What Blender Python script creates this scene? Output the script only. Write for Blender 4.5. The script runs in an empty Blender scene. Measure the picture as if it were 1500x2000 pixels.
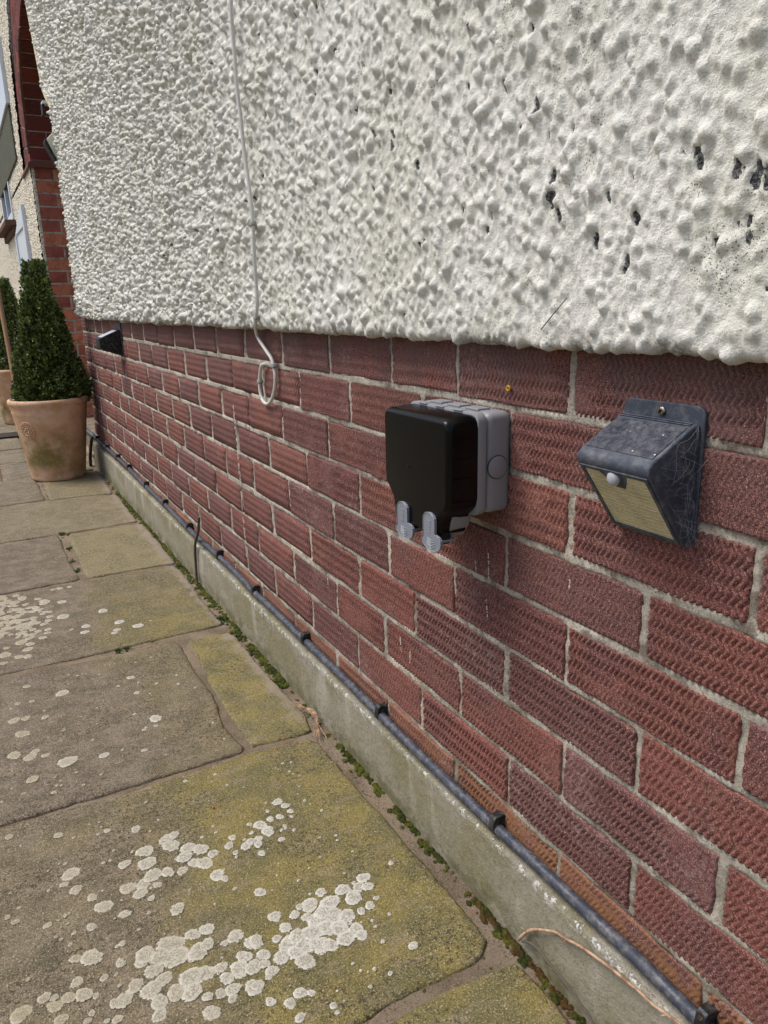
import bpy, bmesh, math, random
import numpy as np
from mathutils import Vector, Matrix
from mathutils.geometry import delaunay_2d_cdt
from mathutils import noise as mnoise

random.seed(7); RNG = np.random.default_rng(11)
scene = bpy.context.scene
col = scene.collection

# ------------------------------------------------------------------ camera
CX, CH = -0.5348, 0.815
cam_d = bpy.data.cameras.new('camera'); cam = bpy.data.objects.new('camera', cam_d); col.objects.link(cam)
cam_d.sensor_fit = 'VERTICAL'; cam_d.sensor_height = 24.0; cam_d.lens = 24.0 * 1450 / 2000
cam_d.clip_start = 0.01; cam_d.clip_end = 500
r_ = Vector((0.8740263, -0.4853011, -0.0236834)); u_ = Vector((0.1538660, 0.2302192, 0.9608977)); f_ = Vector((0.4608724, 0.8434939, -0.2758889))
cam.matrix_world = Matrix(((r_.x, u_.x, -f_.x, CX), (r_.y, u_.y, -f_.y, 0), (r_.z, u_.z, -f_.z, CH), (0, 0, 0, 1)))
scene.camera = cam

# ------------------------------------------------------------------ sky, sun, exposure
SUN = Vector((-0.60, 0.34, 1.20)).normalized()
world = bpy.data.worlds.new('World'); scene.world = world; world.use_nodes = True
wn = world.node_tree; bg = wn.nodes['Background']
sky = wn.nodes.new('ShaderNodeTexSky'); sky.sky_type = 'NISHITA'; sky.sun_disc = False
sky.sun_elevation = math.asin(SUN.z); sky.sun_rotation = math.atan2(SUN.x, SUN.y)
sky.air_density = 1.0; sky.dust_density = 4.0; sky.ozone_density = 1.0
wn.links.new(sky.outputs[0], bg.inputs[0]); bg.inputs[1].default_value = 0.095
sd = bpy.data.lights.new('sun', 'SUN'); sd.energy = 1.5; sd.angle = math.radians(26); sd.color = (1, 0.965, 0.92)
sun = bpy.data.objects.new('sun', sd); col.objects.link(sun); sun.location = (-3, 2, 6)
sun.rotation_euler = SUN.to_track_quat('Z', 'Y').to_euler()
vs = scene.view_settings; vs.view_transform = 'Standard'; vs.look = 'None'; vs.gamma = 1; vs.use_curve_mapping = False
vs.exposure = 0.66

# ------------------------------------------------------------------ helpers
def lin(r, g, b):
    def c(v):
        v /= 255.0
        return v / 12.92 if v <= 0.04045 else ((v + 0.055) / 1.055) ** 2.4
    return (c(r), c(g), c(b), 1.0)

def link(name, me, parent=None, kind=None):
    o = bpy.data.objects.new(name, me); col.objects.link(o)
    if parent is not None: o.parent = parent
    if kind: o['kind'] = kind
    return o

def tag(o, label, cat, group=None, kind=None):
    if label: o['label'] = label
    if cat: o['category'] = cat
    if group: o['group'] = group
    if kind: o['kind'] = kind
    return o

def empty(name, loc=(0, 0, 0)):
    o = bpy.data.objects.new(name, None); col.objects.link(o); o.location = loc; o.empty_display_size = 0.05
    return o

def np_mesh(name, V, F, mat, smooth=True, attrs=None):
    """V (n,3), F (m,k) with k 3 or 4"""
    V = np.asarray(V, np.float32); F = np.asarray(F, np.int32); k = F.shape[1]
    me = bpy.data.meshes.new(name)
    me.vertices.add(len(V)); me.vertices.foreach_set('co', V.ravel())
    me.loops.add(F.size); me.loops.foreach_set('vertex_index', F.ravel())
    me.polygons.add(len(F)); me.polygons.foreach_set('loop_start', np.arange(0, F.size, k, dtype=np.int32))
    me.polygons.foreach_set('loop_total', np.full(len(F), k, np.int32))
    me.polygons.foreach_set('use_smooth', np.full(len(F), smooth))
    me.update(calc_edges=True); me.validate()
    if attrs:
        for n, a in attrs.items():
            at = me.attributes.new(n, 'FLOAT', 'POINT'); at.data.foreach_set('value', np.asarray(a, np.float32).ravel())
    me.materials.append(mat)
    return me

def grid_faces(nr, nc, flip=False):
    i = np.arange(nr - 1)[:, None] * nc + np.arange(nc - 1)[None, :]
    a, b, c, d = i, i + 1, i + nc + 1, i + nc
    q = np.stack([a, b, c, d], -1) if not flip else np.stack([a, d, c, b], -1)
    return q.reshape(-1, 4)

def hsh(ix, iy, s):
    h = (ix.astype(np.int64) * 374761393 + iy.astype(np.int64) * 668265263 + s * 1442695041) & 0xffffffff
    h = ((h ^ (h >> 13)) * 1274126177) & 0xffffffff
    h = (h ^ (h >> 16)) & 0xffffffff
    return h / 4294967295.0

def vn(x, y, s=0):
    x = np.asarray(x, float); y = np.asarray(y, float)
    x, y = np.broadcast_arrays(x, y)
    ix = np.floor(x).astype(np.int64); iy = np.floor(y).astype(np.int64)
    fx = x - ix; fy = y - iy
    fx = fx * fx * (3 - 2 * fx); fy = fy * fy * (3 - 2 * fy)
    a = hsh(ix, iy, s); b = hsh(ix + 1, iy, s); c = hsh(ix, iy + 1, s); d = hsh(ix + 1, iy + 1, s)
    return (a + (b - a) * fx) * (1 - fy) + (c + (d - c) * fx) * fy

def fbm(x, y, s=0, o=3):
    t = 0; a = 1; n = 0
    for k in range(o):
        t = t + a * vn(x * 2 ** k, y * 2 ** k, s + k * 17); n += a; a *= 0.5
    return t / n * 2 - 1

def sstep(a, b, x):
    t = np.clip((x - a) / (b - a), 0, 1); return t * t * (3 - 2 * t)

def bm_obj(name, bm, mat, parent=None, smooth=False, kind=None, angle=None):
    me = bpy.data.meshes.new(name)
    bmesh.ops.recalc_face_normals(bm, faces=bm.faces)
    bm.to_mesh(me); bm.free()
    me.materials.append(mat)
    if smooth:
        for p in me.polygons: p.use_smooth = True
        if angle is not None:
            try: me.set_sharp_from_angle(angle=math.radians(angle))
            except Exception: pass
    return link(name, me, parent, kind)

def bevel(bm, w, seg=2, edges=None, ang=30):
    bmesh.ops.recalc_face_normals(bm, faces=bm.faces)
    es = edges if edges is not None else [e for e in bm.edges if len(e.link_faces) == 2 and e.calc_face_angle(0) > math.radians(ang)]
    bmesh.ops.bevel(bm, geom=es, offset=w, offset_type='OFFSET', segments=seg, profile=0.5, affect='EDGES', clamp_overlap=True)

def box_bm(x0, x1, y0, y1, z0, z1, bv=0, seg=2, bm=None):
    new = bm is None
    if new: bm = bmesh.new()
    r = bmesh.ops.create_cube(bm, size=1)
    for v in r['verts']:
        v.co = Vector((x0 + (v.co.x + .5) * (x1 - x0), y0 + (v.co.y + .5) * (y1 - y0), z0 + (v.co.z + .5) * (z1 - z0)))
    if bv: bevel(bm, bv, seg, edges=list({e for v in r['verts'] for e in v.link_edges}))
    return bm

def prism_bm(pts, axis, a0, a1, bm=None):
    """polygon of 2d points extruded along axis ('x': pts are (y,z); 'y': pts are (x,z); 'z': pts are (x,y))"""
    if bm is None: bm = bmesh.new()
    def P(p, a):
        return {'x': (a, p[0], p[1]), 'y': (p[0], a, p[1]), 'z': (p[0], p[1], a)}[axis]
    lo = [bm.verts.new(P(p, a0)) for p in pts]; hi = [bm.verts.new(P(p, a1)) for p in pts]
    bm.faces.new(lo); bm.faces.new(list(reversed(hi))); n = len(pts)
    for i in range(n): bm.faces.new((lo[i], hi[i], hi[(i + 1) % n], lo[(i + 1) % n]))
    return bm

def cr(pts, n=6):
    """catmull rom through pts"""
    P = [Vector(p) for p in pts]; out = []
    for i in range(len(P) - 1):
        p0 = P[max(i - 1, 0)]; p1 = P[i]; p2 = P[i + 1]; p3 = P[min(i + 2, len(P) - 1)]
        for k in range(n):
            t = k / n
            out.append(0.5 * ((2 * p1) + (-p0 + p2) * t + (2 * p0 - 5 * p1 + 4 * p2 - p3) * t * t + (-p0 + 3 * p1 - 3 * p2 + p3) * t ** 3))
    out.append(P[-1]); return out

def tube_bm(path, rad, seg=10, bm=None, jitter=0):
    if bm is None: bm = bmesh.new()
    path = [Vector(p) for p in path]; n = len(path)
    rads = rad if hasattr(rad, '__len__') else [rad] * n
    t = (path[1] - path[0]).normalized(); ref = Vector((0, 0, 1)) if abs(t.z) < .9 else Vector((1, 0, 0))
    nrm = t.cross(ref).normalized(); rings = []
    for i in range(n):
        t = (path[min(i + 1, n - 1)] - path[max(i - 1, 0)]).normalized()
        nrm = (nrm - t * nrm.dot(t)).normalized(); b = t.cross(nrm)
        rr = rads[i] * (1 + (random.uniform(-jitter, jitter) if jitter else 0))
        rings.append([bm.verts.new(path[i] + (nrm * math.cos(a) + b * math.sin(a)) * rr) for a in [2 * math.pi * k / seg for k in range(seg)]])
    for i in range(n - 1):
        for k in range(seg):
            bm.faces.new((rings[i][k], rings[i][(k + 1) % seg], rings[i + 1][(k + 1) % seg], rings[i + 1][k]))
    bm.faces.new(list(reversed(rings[0]))); bm.faces.new(rings[-1])
    return bm

def cyl_bm(c, axis, r, h, seg=24, bm=None, r2=None):
    a = Vector(axis).normalized(); c = Vector(c)
    return tube_bm([c, c + a * h], [r, r if r2 is None else r2], seg, bm)

def lathe_bm(prof, cx, cy, seg=64, bm=None):
    if bm is None: bm = bmesh.new()
    rings = []
    for r, z in prof:
        rings.append([bm.verts.new((cx + r * math.cos(2 * math.pi * k / seg), cy + r * math.sin(2 * math.pi * k / seg), z)) for k in range(seg)])
    for i in range(len(prof) - 1):
        for k in range(seg): bm.faces.new((rings[i][k], rings[i][(k + 1) % seg], rings[i + 1][(k + 1) % seg], rings[i + 1][k]))
    bm.faces.new(list(reversed(rings[0]))); bm.faces.new(rings[-1])
    return bm

# ------------------------------------------------------------------ materials
class M:
    def __init__(s, name, rough=0.8, spec=0.3):
        s.m = bpy.data.materials.new(name); s.m.use_nodes = True; s.t = s.m.node_tree
        s.b = s.t.nodes['Principled BSDF']; s.b.inputs['Roughness'].default_value = rough
        s.b.inputs['Specular IOR Level'].default_value = spec
        s.pos = s.n('ShaderNodeNewGeometry').outputs['Position']
    def n(s, t, **k):
        nd = s.t.nodes.new(t)
        for a, b in k.items(): setattr(nd, a, b)
        return nd
    def set(s, inp, v):
        if isinstance(v, bpy.types.NodeSocket): s.t.links.new(v, inp)
        elif v is not None: inp.default_value = v
        return inp
    def vec(s, scale=(1, 1, 1), v=None):
        m = s.n('ShaderNodeVectorMath', operation='MULTIPLY'); s.set(m.inputs[0], v or s.pos); m.inputs[1].default_value = scale
        return m.outputs[0]
    def noise(s, sc, det=4, ro=0.6, v=None, dist=0, out=0):
        n = s.n('ShaderNodeTexNoise'); s.set(n.inputs['Vector'], v or s.pos); n.inputs['Scale'].default_value = sc
        n.inputs['Detail'].default_value = det; n.inputs['Roughness'].default_value = ro; n.inputs['Distortion'].default_value = dist
        return n.outputs[out]
    def vor(s, sc, v=None, feat='F1', out=0, rnd=1):
        n = s.n('ShaderNodeTexVoronoi', feature=feat); s.set(n.inputs['Vector'], v or s.pos); n.inputs['Scale'].default_value = sc
        n.inputs['Randomness'].default_value = rnd
        return n.outputs[out]
    def ramp(s, f, a, b, va=0.0, vb=1.0, smooth=True):
        n = s.n('ShaderNodeMapRange', interpolation_type='SMOOTHSTEP' if smooth else 'LINEAR'); s.set(n.inputs[0], f)
        n.inputs[1].default_value = a; n.inputs[2].default_value = b; n.inputs[3].default_value = va; n.inputs[4].default_value = vb
        return n.outputs[0]
    def math(s, op, a, b=None, c=None):
        n = s.n('ShaderNodeMath', operation=op); s.set(n.inputs[0], a); s.set(n.inputs[1], b)
        if c is not None: s.set(n.inputs[2], c)
        return n.outputs[0]
    def mix(s, f, a, b, mode='MIX'):
        n = s.n('ShaderNodeMix', data_type='RGBA', blend_type=mode); s.set(n.inputs[0], f); s.set(n.inputs[6], a); s.set(n.inputs[7], b)
        return n.outputs[2]
    def sep(s, v=None):
        n = s.n('ShaderNodeSeparateXYZ'); s.set(n.inputs[0], v or s.pos); return n.outputs
    def attr(s, name):
        return s.n('ShaderNodeAttribute', attribute_name=name).outputs['Fac']
    def objcol(s): return s.n('ShaderNodeObjectInfo').outputs['Color']
    def objrnd(s): return s.n('ShaderNodeObjectInfo').outputs['Random']
    def bump(s, h, dist=0.001, st=1.0, nrm=None):
        n = s.n('ShaderNodeBump'); s.set(n.inputs['Height'], h); n.inputs['Distance'].default_value = dist; n.inputs['Strength'].default_value = st
        if nrm is not None: s.set(n.inputs['Normal'], nrm)
        return n.outputs[0]
    def col(s, c): s.set(s.b.inputs['Base Color'], c); return s
    def nrm(s, c): s.set(s.b.inputs['Normal'], c); return s
    def rough(s, c): s.set(s.b.inputs['Roughness'], c); return s

def brick_mat(name, wave):
    k = M(name, 0.88, 0.25)
    base = k.objcol()
    n1 = k.noise(9, 5, 0.65); n2 = k.noise(45, 5, 0.7); n3 = k.noise(260, 4, 0.7); n4 = k.noise(900, 2, 0.6)
    c = k.mix(k.ramp(n1, 0.45, 0.62, 0, 0.6), base, lin(92, 64, 66))
    c = k.mix(k.ramp(n2, 0.5, 0.68, 0, 0.5), c, lin(132, 86, 76))
    c = k.mix(k.ramp(n3, 0.49, 0.58, 0, 0.6), c, lin(68, 46, 45))
    c = k.mix(k.ramp(n4, 0.51, 0.61, 0, 0.65), c, lin(186, 138, 124))
    z = k.sep()[2]; y = k.sep()[1]
    # dusty grey bloom on the top courses, ochre bloom on the lowest
    f = k.math('MULTIPLY', k.ramp(z, 0.62, 0.76, 0, 0.6), k.ramp(k.noise(14, 4), 0.35, 0.62))
    c = k.mix(f, c, lin(112, 92, 90))
    f = k.math('MULTIPLY', k.ramp(z, 0.185, 0.14, 0, 0.8), k.ramp(k.noise(30, 5, 0.7), 0.38, 0.6))
    f = k.math('MULTIPLY', f, k.ramp(y, 1.0, 0.5, 0.2, 1))
    c = k.mix(f, c, lin(150, 108, 66))
    # lime specks and efflorescence
    sp = k.math('MULTIPLY', k.ramp(k.vor(260), 0.16, 0.06), k.ramp(k.noise(18, 3), 0.48, 0.60))
    c = k.mix(sp, c, lin(196, 180, 168))
    ef = k.math('MULTIPLY', k.ramp(k.noise(6, 4, 0.6), 0.54, 0.68), k.ramp(k.noise(120, 5, 0.75), 0.45, 0.7, 0, 0.55))
    c = k.mix(ef, c, lin(176, 158, 152))
    k.col(c)
    h = k.math('ADD', k.math('MULTIPLY', n3, 0.8), k.math('MULTIPLY', n4, 0.35))
    b = k.bump(h, 0.0017, 1.0)
    if wave:
        zz = k.math('MULTIPLY', k.math('ADD', z, k.math('MULTIPLY', k.objrnd(), 0.3)), 1 / 0.016)
        tri = k.math('PINGPONG', zz, 0.5)
        wrp = k.math('MULTIPLY', k.noise(30, 2), 0.006)
        yy = k.math('ADD', k.math('ADD', y, k.math('MULTIPLY', tri, 0.0085)), wrp)
        w = k.math('SINE', k.math('MULTIPLY', yy, 2 * math.pi / 0.0072))
        wm = k.math('MULTIPLY', w, k.ramp(n2, 0.62, 0.45, 0.35, 1))
        # the pressed pattern comes out as shallow rows along the brick
        rows = k.math('SINE', k.math('MULTIPLY', zz, 2 * math.pi))
        b = k.bump(k.math('ADD', wm, k.math('MULTIPLY', rows, 0.8)), 0.0009, 1.0, b)
    k.nrm(b)
    return k.m

MAT = {}
MAT['brick'] = brick_mat('brick_combed', False)
MAT['brick_far'] = brick_mat('brick_combed_far', True)

k = M('jamb_brick', 0.8, 0.3)
c = k.mix(k.ramp(k.noise(20, 5), 0.4, 0.65, 0, 0.5), k.objcol(), lin(104, 52, 40))
c = k.mix(k.ramp(k.noise(160, 4), 0.5, 0.7, 0, 0.4), c, lin(160, 96, 72))
k.col(c).nrm(k.bump(k.math('ADD', k.noise(200, 3), k.math('MULTIPLY', k.math('SINE', k.math('MULTIPLY', k.sep()[2], 2 * math.pi / 0.012)), 0.25)), 0.0018, 0.8)); MAT['jamb'] = k.m

k = M('old_mortar', 0.95, 0.15)
n = k.noise(160, 5, 0.75); g = k.noise(700, 3, 0.7)
c = k.mix(k.ramp(k.noise(11, 4), 0.4, 0.62), lin(176, 168, 154), lin(206, 198, 182))
c = k.mix(k.ramp(n, 0.5, 0.64, 0, 0.6), c, lin(132, 122, 108))
c = k.mix(k.ramp(g, 0.50, 0.62, 0, 0.7), c, lin(206, 200, 188))
c = k.mix(k.ramp(k.noise(16, 5, 0.7), 0.50, 0.62, 0, 0.75), c, lin(112, 101, 90))
c = k.mix(k.ramp(k.noise(60, 4, 0.7), 0.58, 0.68, 0, 0.6), c, lin(132, 96, 84))
c = k.mix(k.ramp(k.noise(420, 4, 0.8), 0.56, 0.63, 0, 0.8), c, lin(84, 76, 66))
z = k.sep()[2]
c = k.mix(k.math('MULTIPLY', k.ramp(z, 0.4, 0.15, 0, 0.7), k.ramp(k.noise(25, 4), 0.45, 0.6)), c, lin(128, 124, 104))
k.col(c).nrm(k.bump(k.math('ADD', n, k.math('MULTIPLY', g, 0.5)), 0.003, 1.0)); MAT['mortar'] = k.m

k = M('painted_roughcast', 0.62, 0.35)
n1 = k.noise(5, 4); n2 = k.noise(70, 4, 0.6); n3 = k.noise(420, 4, 0.65)
c = k.mix(k.ramp(n1, 0.38, 0.62), lin(233, 232, 225), lin(225, 224, 213))
c = k.mix(k.ramp(n2, 0.54, 0.72, 0, 0.5), c, lin(200, 196, 176))
y, z = k.sep()[1], k.sep()[2]
c = k.mix(k.math('MULTIPLY', k.ramp(k.noise(210, 6, 0.8), 0.54, 0.64), k.ramp(k.noise(7, 3), 0.35, 0.6, 0.25, 0.7)), c, lin(172, 167, 150))
c = k.mix(k.math('MULTIPLY', k.ramp(k.noise(120, 5, 0.8), 0.53, 0.60, 0, 0.8), k.ramp(k.sep()[1], 0.9, 2.2, 0.0, 1)), c, lin(132, 128, 108))
c = k.mix(k.math('MULTIPLY', k.ramp(k.noise(600, 3, 0.8), 0.56, 0.64, 0, 0.5), k.ramp(k.noise(12, 3), 0.4, 0.6)), c, lin(120, 118, 108))
# soot-like mould freckles in loose colonies
fr = k.math('MULTIPLY', k.ramp(k.vor(380), 0.32, 0.18), k.ramp(k.noise(20, 4, 0.6), 0.575, 0.63))
c = k.mix(k.math('MULTIPLY', fr, 0.9), c, lin(64, 62, 58))
fr = k.math('MULTIPLY', k.ramp(k.noise(330, 5, 0.75), 0.56, 0.64), k.ramp(k.noise(9, 4, 0.6, v=k.vec((1, 1, 1))), 0.50, 0.66, 0, 0.55))
c = k.mix(fr, c, lin(128, 126, 118))
c = k.mix(k.math('MULTIPLY', k.attr('dirt'), k.ramp(k.noise(260, 4, 0.7), 0.3, 0.6)), c, lin(112, 112, 98))
chipc = k.mix(k.ramp(k.noise(380, 4, 0.8), 0.42, 0.58), lin(40, 42, 46), lin(138, 138, 136))
ch = k.math('ADD', k.attr('chip'), k.math('MULTIPLY', k.math('SUBTRACT', k.noise(420, 4, 0.8), 0.5), 1.1))
c = k.mix(k.math('MULTIPLY', k.ramp(ch, 0.32, 0.42), k.ramp(k.attr('chip'), 0.02, 0.1)), c, chipc)
k.col(c)
k.nrm(k.bump(k.math('ADD', k.math('ADD', n3, k.math('MULTIPLY', k.noise(900, 3, 0.7), 0.5)), k.math('MULTIPLY', k.noise(160, 4, 0.65), 1.2)), 0.0021, 0.85)); MAT['roughcast'] = k.m

k = M('far_roughcast', 0.8, 0.2)
n = k.vor(75)
c = k.mix(k.ramp(k.noise(130, 3), 0.42, 0.6), lin(240, 235, 222), lin(182, 168, 140))
k.col(c).nrm(k.bump(n, 0.008, 1.0)); MAT['far_roughcast'] = k.m

k = M('plinth_concrete', 0.92, 0.2)
y, z = k.sep()[1], k.sep()[2]
n1 = k.noise(7, 5, 0.6); n2 = k.noise(120, 5, 0.7); n3 = k.noise(520, 3, 0.7)
c = k.mix(k.ramp(n1, 0.4, 0.62), lin(152, 147, 130), lin(136, 130, 102))
c = k.mix(k.ramp(k.noise(18, 4, 0.6, v=k.vec((1, 0.3, 1))), 0.48, 0.7, 0, 0.6), c, lin(158, 152, 138))
c = k.mix(k.ramp(n2, 0.5, 0.68, 0, 0.5), c, lin(98, 92, 70))
c = k.mix(k.ramp(n3, 0.55, 0.68, 0, 0.6), c, lin(178, 170, 148))
# streaks running down at the far end
st = k.math('MULTIPLY', k.ramp(k.noise(26, 3, 0.5, v=k.vec((1, 1, 0.16))), 0.55, 0.68, 0, 0.5), k.ramp(z, 0.0, 0.1, 0.3, 1))
c = k.mix(st, c, lin(186, 182, 170))
# white paint crust along the top arris
x = k.sep()[0]
zt = k.math('ADD', 0.115, k.math('MULTIPLY', k.math('MAXIMUM', k.math('SUBTRACT', y, 1.0), 0.0), 0.0045))
dz = k.math('SUBTRACT', zt, z)
cr_ = k.math('MULTIPLY', k.ramp(k.noise(70, 6, 0.8), 0.50, 0.56), k.ramp(k.math('ADD', dz, k.math('MULTIPLY', k.noise(40, 4), 0.028)), 0.030, 0.014))
cr_ = k.math('MULTIPLY', cr_, k.ramp(x, -0.0105, -0.014, 0.12, 0.9))
c = k.mix(cr_, c, lin(216, 214, 206))
# damp green foot
c = k.mix(k.math('MULTIPLY', k.ramp(z, 0.055, 0.0, 0, 0.65), k.ramp(k.noise(30, 4), 0.35, 0.6)), c, lin(88, 86, 52))
k.col(c)
k.nrm(k.bump(k.math('ADD', k.math('ADD', n2, k.math('MULTIPLY', n3, 0.5)), k.math('MULTIPLY', cr_, 0.6)), 0.0028, 0.9)); MAT['plinth'] = k.m

k = M('riven_sandstone', 0.85, 0.25)
x, y, z = k.sep()
n1 = k.noise(3.2, 5, 0.6); n2 = k.noise(22, 5, 0.65); n3 = k.noise(95, 5, 0.7); n4 = k.noise(420, 4, 0.7)
c = k.mix(k.ramp(n2, 0.38, 0.64), lin(130, 118, 106), lin(98, 90, 80))
alg = k.math('ADD', k.ramp(x, -0.52, -0.14), k.math('MULTIPLY', k.math('SUBTRACT', n1, 0.5), 1.6))
alg = k.math('MULTIPLY', k.ramp(alg, 0.15, 0.75), k.ramp(y, 2.5, 1.6, 0.35, 1))
oc = k.objcol(); ocs = k.n('ShaderNodeSeparateColor'); k.set(ocs.inputs[0], oc)
alg = k.math('MINIMUM', k.math('ADD', k.math('MULTIPLY', alg, ocs.outputs[0]), ocs.outputs[1]), 1.0)
algc = k.mix(k.ramp(k.noise(13, 4, 0.6), 0.4, 0.62), lin(110, 106, 64), lin(138, 126, 66))
c = k.mix(k.math('MULTIPLY', alg, 0.88), c, algc)
c = k.mix(k.ramp(k.noise(34, 5, 0.7, v=k.vec((0.45, 1.3, 1))), 0.5, 0.66, 0, 0.5), c, lin(150, 136, 116))
c = k.mix(ocs.outputs[2], c, lin(158, 148, 118))
# black crustose freckles
bl = k.math('MULTIPLY', k.ramp(k.noise(130, 6, 0.8), 0.51, 0.555), k.ramp(k.noise(6, 3, 0.6), 0.42, 0.58, 0.25, 0.9))
c = k.mix(bl, c, lin(66, 60, 48))
c = k.mix(k.ramp(n4, 0.53, 0.61, 0, 0.7), c, lin(190, 176, 140))
c = k.mix(k.math('MULTIPLY', k.ramp(k.noise(300, 5, 0.8), 0.53, 0.61), 0.75), c, lin(66, 58, 44))
sp = k.math('MULTIPLY', k.ramp(k.vor(120), 0.16, 0.05), k.ramp(k.noise(15, 2), 0.55, 0.62))
c = k.mix(k.math('MULTIPLY', sp, 0.8), c, lin(206, 198, 178))
# bare, pale worn edge next to the wall
edge = k.math('ADD', x, k.math('MULTIPLY', k.math('SUBTRACT', k.noise(16, 4), 0.5), 0.09))
ef = k.math('MULTIPLY', k.ramp(edge, -0.075, -0.05), k.ramp(y, 1.0, 1.5, 0, 0.85))
c = k.mix(ef, c, k.mix(k.ramp(n4, 0.45, 0.6), lin(160, 148, 134), lin(132, 120, 104)))
k.col(c)
h = k.math('ADD', k.math('ADD', k.math('MULTIPLY', n2, 1.6), k.math('MULTIPLY', n3, 0.8)), k.math('MULTIPLY', n4, 0.45))
k.nrm(k.bump(h, 0.0046, 1.0)); k.rough(k.ramp(n3, 0.3, 0.7, 0.7, 0.95)); MAT['slab'] = k.m

k = M('crust_lichen', 0.9, 0.15)
r = k.attr('rad'); tn = k.attr('tone')
wr = k.math('ADD', r, k.math('MULTIPLY', k.math('SUBTRACT', k.noise(130, 4), 0.5), 0.6))
spk = k.ramp(k.noise(420, 4, 0.8), 0.44, 0.54)
dark = k.math('MULTIPLY', k.ramp(wr, 1.0, 0.45), spk)
c = k.mix(tn, lin(172, 163, 138), lin(203, 201, 191))
c = k.mix(k.ramp(wr, 0.75, 1.0, 0, 0.25), c, lin(226, 224, 214))
c = k.mix(k.math('MULTIPLY', dark, 0.75), c, lin(126, 120, 104))
c = k.mix(k.math('MULTIPLY', k.ramp(k.noise(90, 5, 0.75), 0.55, 0.66), 0.5), c, lin(150, 146, 124))
k.col(c).nrm(k.bump(k.noise(600, 4, 0.7), 0.0016, 0.8)); al = k.math('ADD', k.math('MULTIPLY', k.math('SUBTRACT', 1.0, r), 2.0), k.math('MULTIPLY', k.math('SUBTRACT', k.noise(260, 4, 0.75), 0.5), 1.8))
k.set(k.b.inputs['Alpha'], k.ramp(al, 0.02, 0.16)); MAT['lichen'] = k.m

k = M('bedding_mortar', 0.96, 0.15)
g = k.noise(480, 4, 0.75)
c = k.mix(k.ramp(k.noise(9, 5), 0.4, 0.62), lin(156, 140, 120), lin(128, 114, 96))
c = k.mix(k.ramp(g, 0.54, 0.66), c, lin(190, 172, 148))
c = k.mix(k.ramp(k.noise(300, 4, 0.75), 0.54, 0.64, 0, 0.8), c, lin(72, 62, 50))
c = k.mix(k.ramp(k.noise(24, 4), 0.60, 0.70, 0, 0.4), c, lin(146, 104, 84))
k.col(c).nrm(k.bump(k.math('ADD', g, k.noise(90, 4)), 0.005, 1.0)); MAT['bedding'] = k.m

k = M('soil', 0.95, 0.1); k.col(k.mix(k.noise(60, 4), lin(58, 48, 38), lin(92, 80, 62))).nrm(k.bump(k.noise(90, 4), 0.01)); MAT['soil'] = k.m
k = M('garden_ground', 0.95, 0.1); k.col(k.mix(k.noise(3, 4), lin(110, 104, 84), lin(80, 84, 56))); MAT['ground'] = k.m

k = M('moss', 0.9, 0.2)
c = k.mix(k.ramp(k.noise(30, 3), 0.4, 0.6), lin(50, 60, 22), lin(88, 92, 32))
c = k.mix(k.math('MULTIPLY', k.ramp(k.sep()[1], 0.85, 0.6), k.ramp(k.noise(40, 3), 0.4, 0.55)), c, lin(82, 60, 32))
c = k.mix(k.ramp(k.noise(300, 3), 0.5, 0.68, 0, 0.6), c, lin(52, 50, 24))
k.col(c).nrm(k.bump(k.noise(500, 3), 0.002)); MAT['moss'] = k.m
k = M('weed_leaf', 0.6, 0.3); k.col(k.mix(k.ramp(k.noise(80, 3), 0.4, 0.6), lin(50, 78, 42), lin(92, 112, 66))); MAT['weed'] = k.m

def plastic(name, c, rough, spec=0.5, bump=0.0, sc=700, dust=0):
    k = M(name, rough, spec); cc = c
    if dust:
        f = k.math('MULTIPLY', k.ramp(k.noise(90, 5, 0.75), 0.42, 0.7), dust)
        cc = k.mix(f, c, lin(168, 164, 158)); k.rough(k.ramp(k.noise(60, 4), 0.4, 0.6, rough, min(1, rough + 0.25)))
    k.col(cc)
    if bump: k.nrm(k.bump(k.noise(sc, 2), bump, 0.6))
    return k.m
MAT['black'] = plastic('black_plastic', lin(7, 7, 8), 0.27, 0.25, 0.00006, 1400)
MAT['black_matt'] = plastic('matt_black_plastic', lin(20, 20, 22), 0.6, 0.4, 0.0004, 500, 0.12)
MAT['grey'] = plastic('grey_plastic', lin(142, 144, 148), 0.42, 0.5, 0.0001, 1500)
MAT['grey_dark'] = plastic('dark_grey_plastic', lin(70, 72, 78), 0.5, 0.5)
MAT['lamp_black'] = plastic('dusty_black_plastic', lin(58, 66, 80), 0.5, 0.5, 0.0004, 260, 0.22)
MAT['clip_black'] = plastic('clip_black_plastic', lin(18, 20, 25), 0.4, 0.5, 0.0008, 400, 0.2)
MAT['pipe'] = plastic('black_cable_sheath', lin(50, 56, 70), 0.4, 0.5, 0.0009, 160, 0.3)
MAT['white_cable'] = plastic('white_cable_sheath', lin(206, 206, 200), 0.45, 0.4, 0.0004, 300)
MAT['cable_clip'] = plastic('grey_cable_clip', lin(150, 150, 148), 0.5, 0.4)
MAT['sensor'] = plastic('white_dome', lin(172, 176, 182), 0.3, 0.5)
MAT['yellow'] = plastic('yellow_plastic', lin(206, 156, 20), 0.45, 0.4)
MAT['hole'] = plastic('dark_socket', lin(40, 28, 20), 0.9, 0.1)
MAT['upvc'] = plastic('white_upvc', lin(214, 222, 232), 0.3, 0.5)
MAT['cream_metal'] = plastic('cream_metal', lin(206, 208, 186), 0.4, 0.4)
MAT['dark_wood'] = plastic('dark_timber', lin(50, 44, 38), 0.7, 0.3, 0.002, 60)
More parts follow.
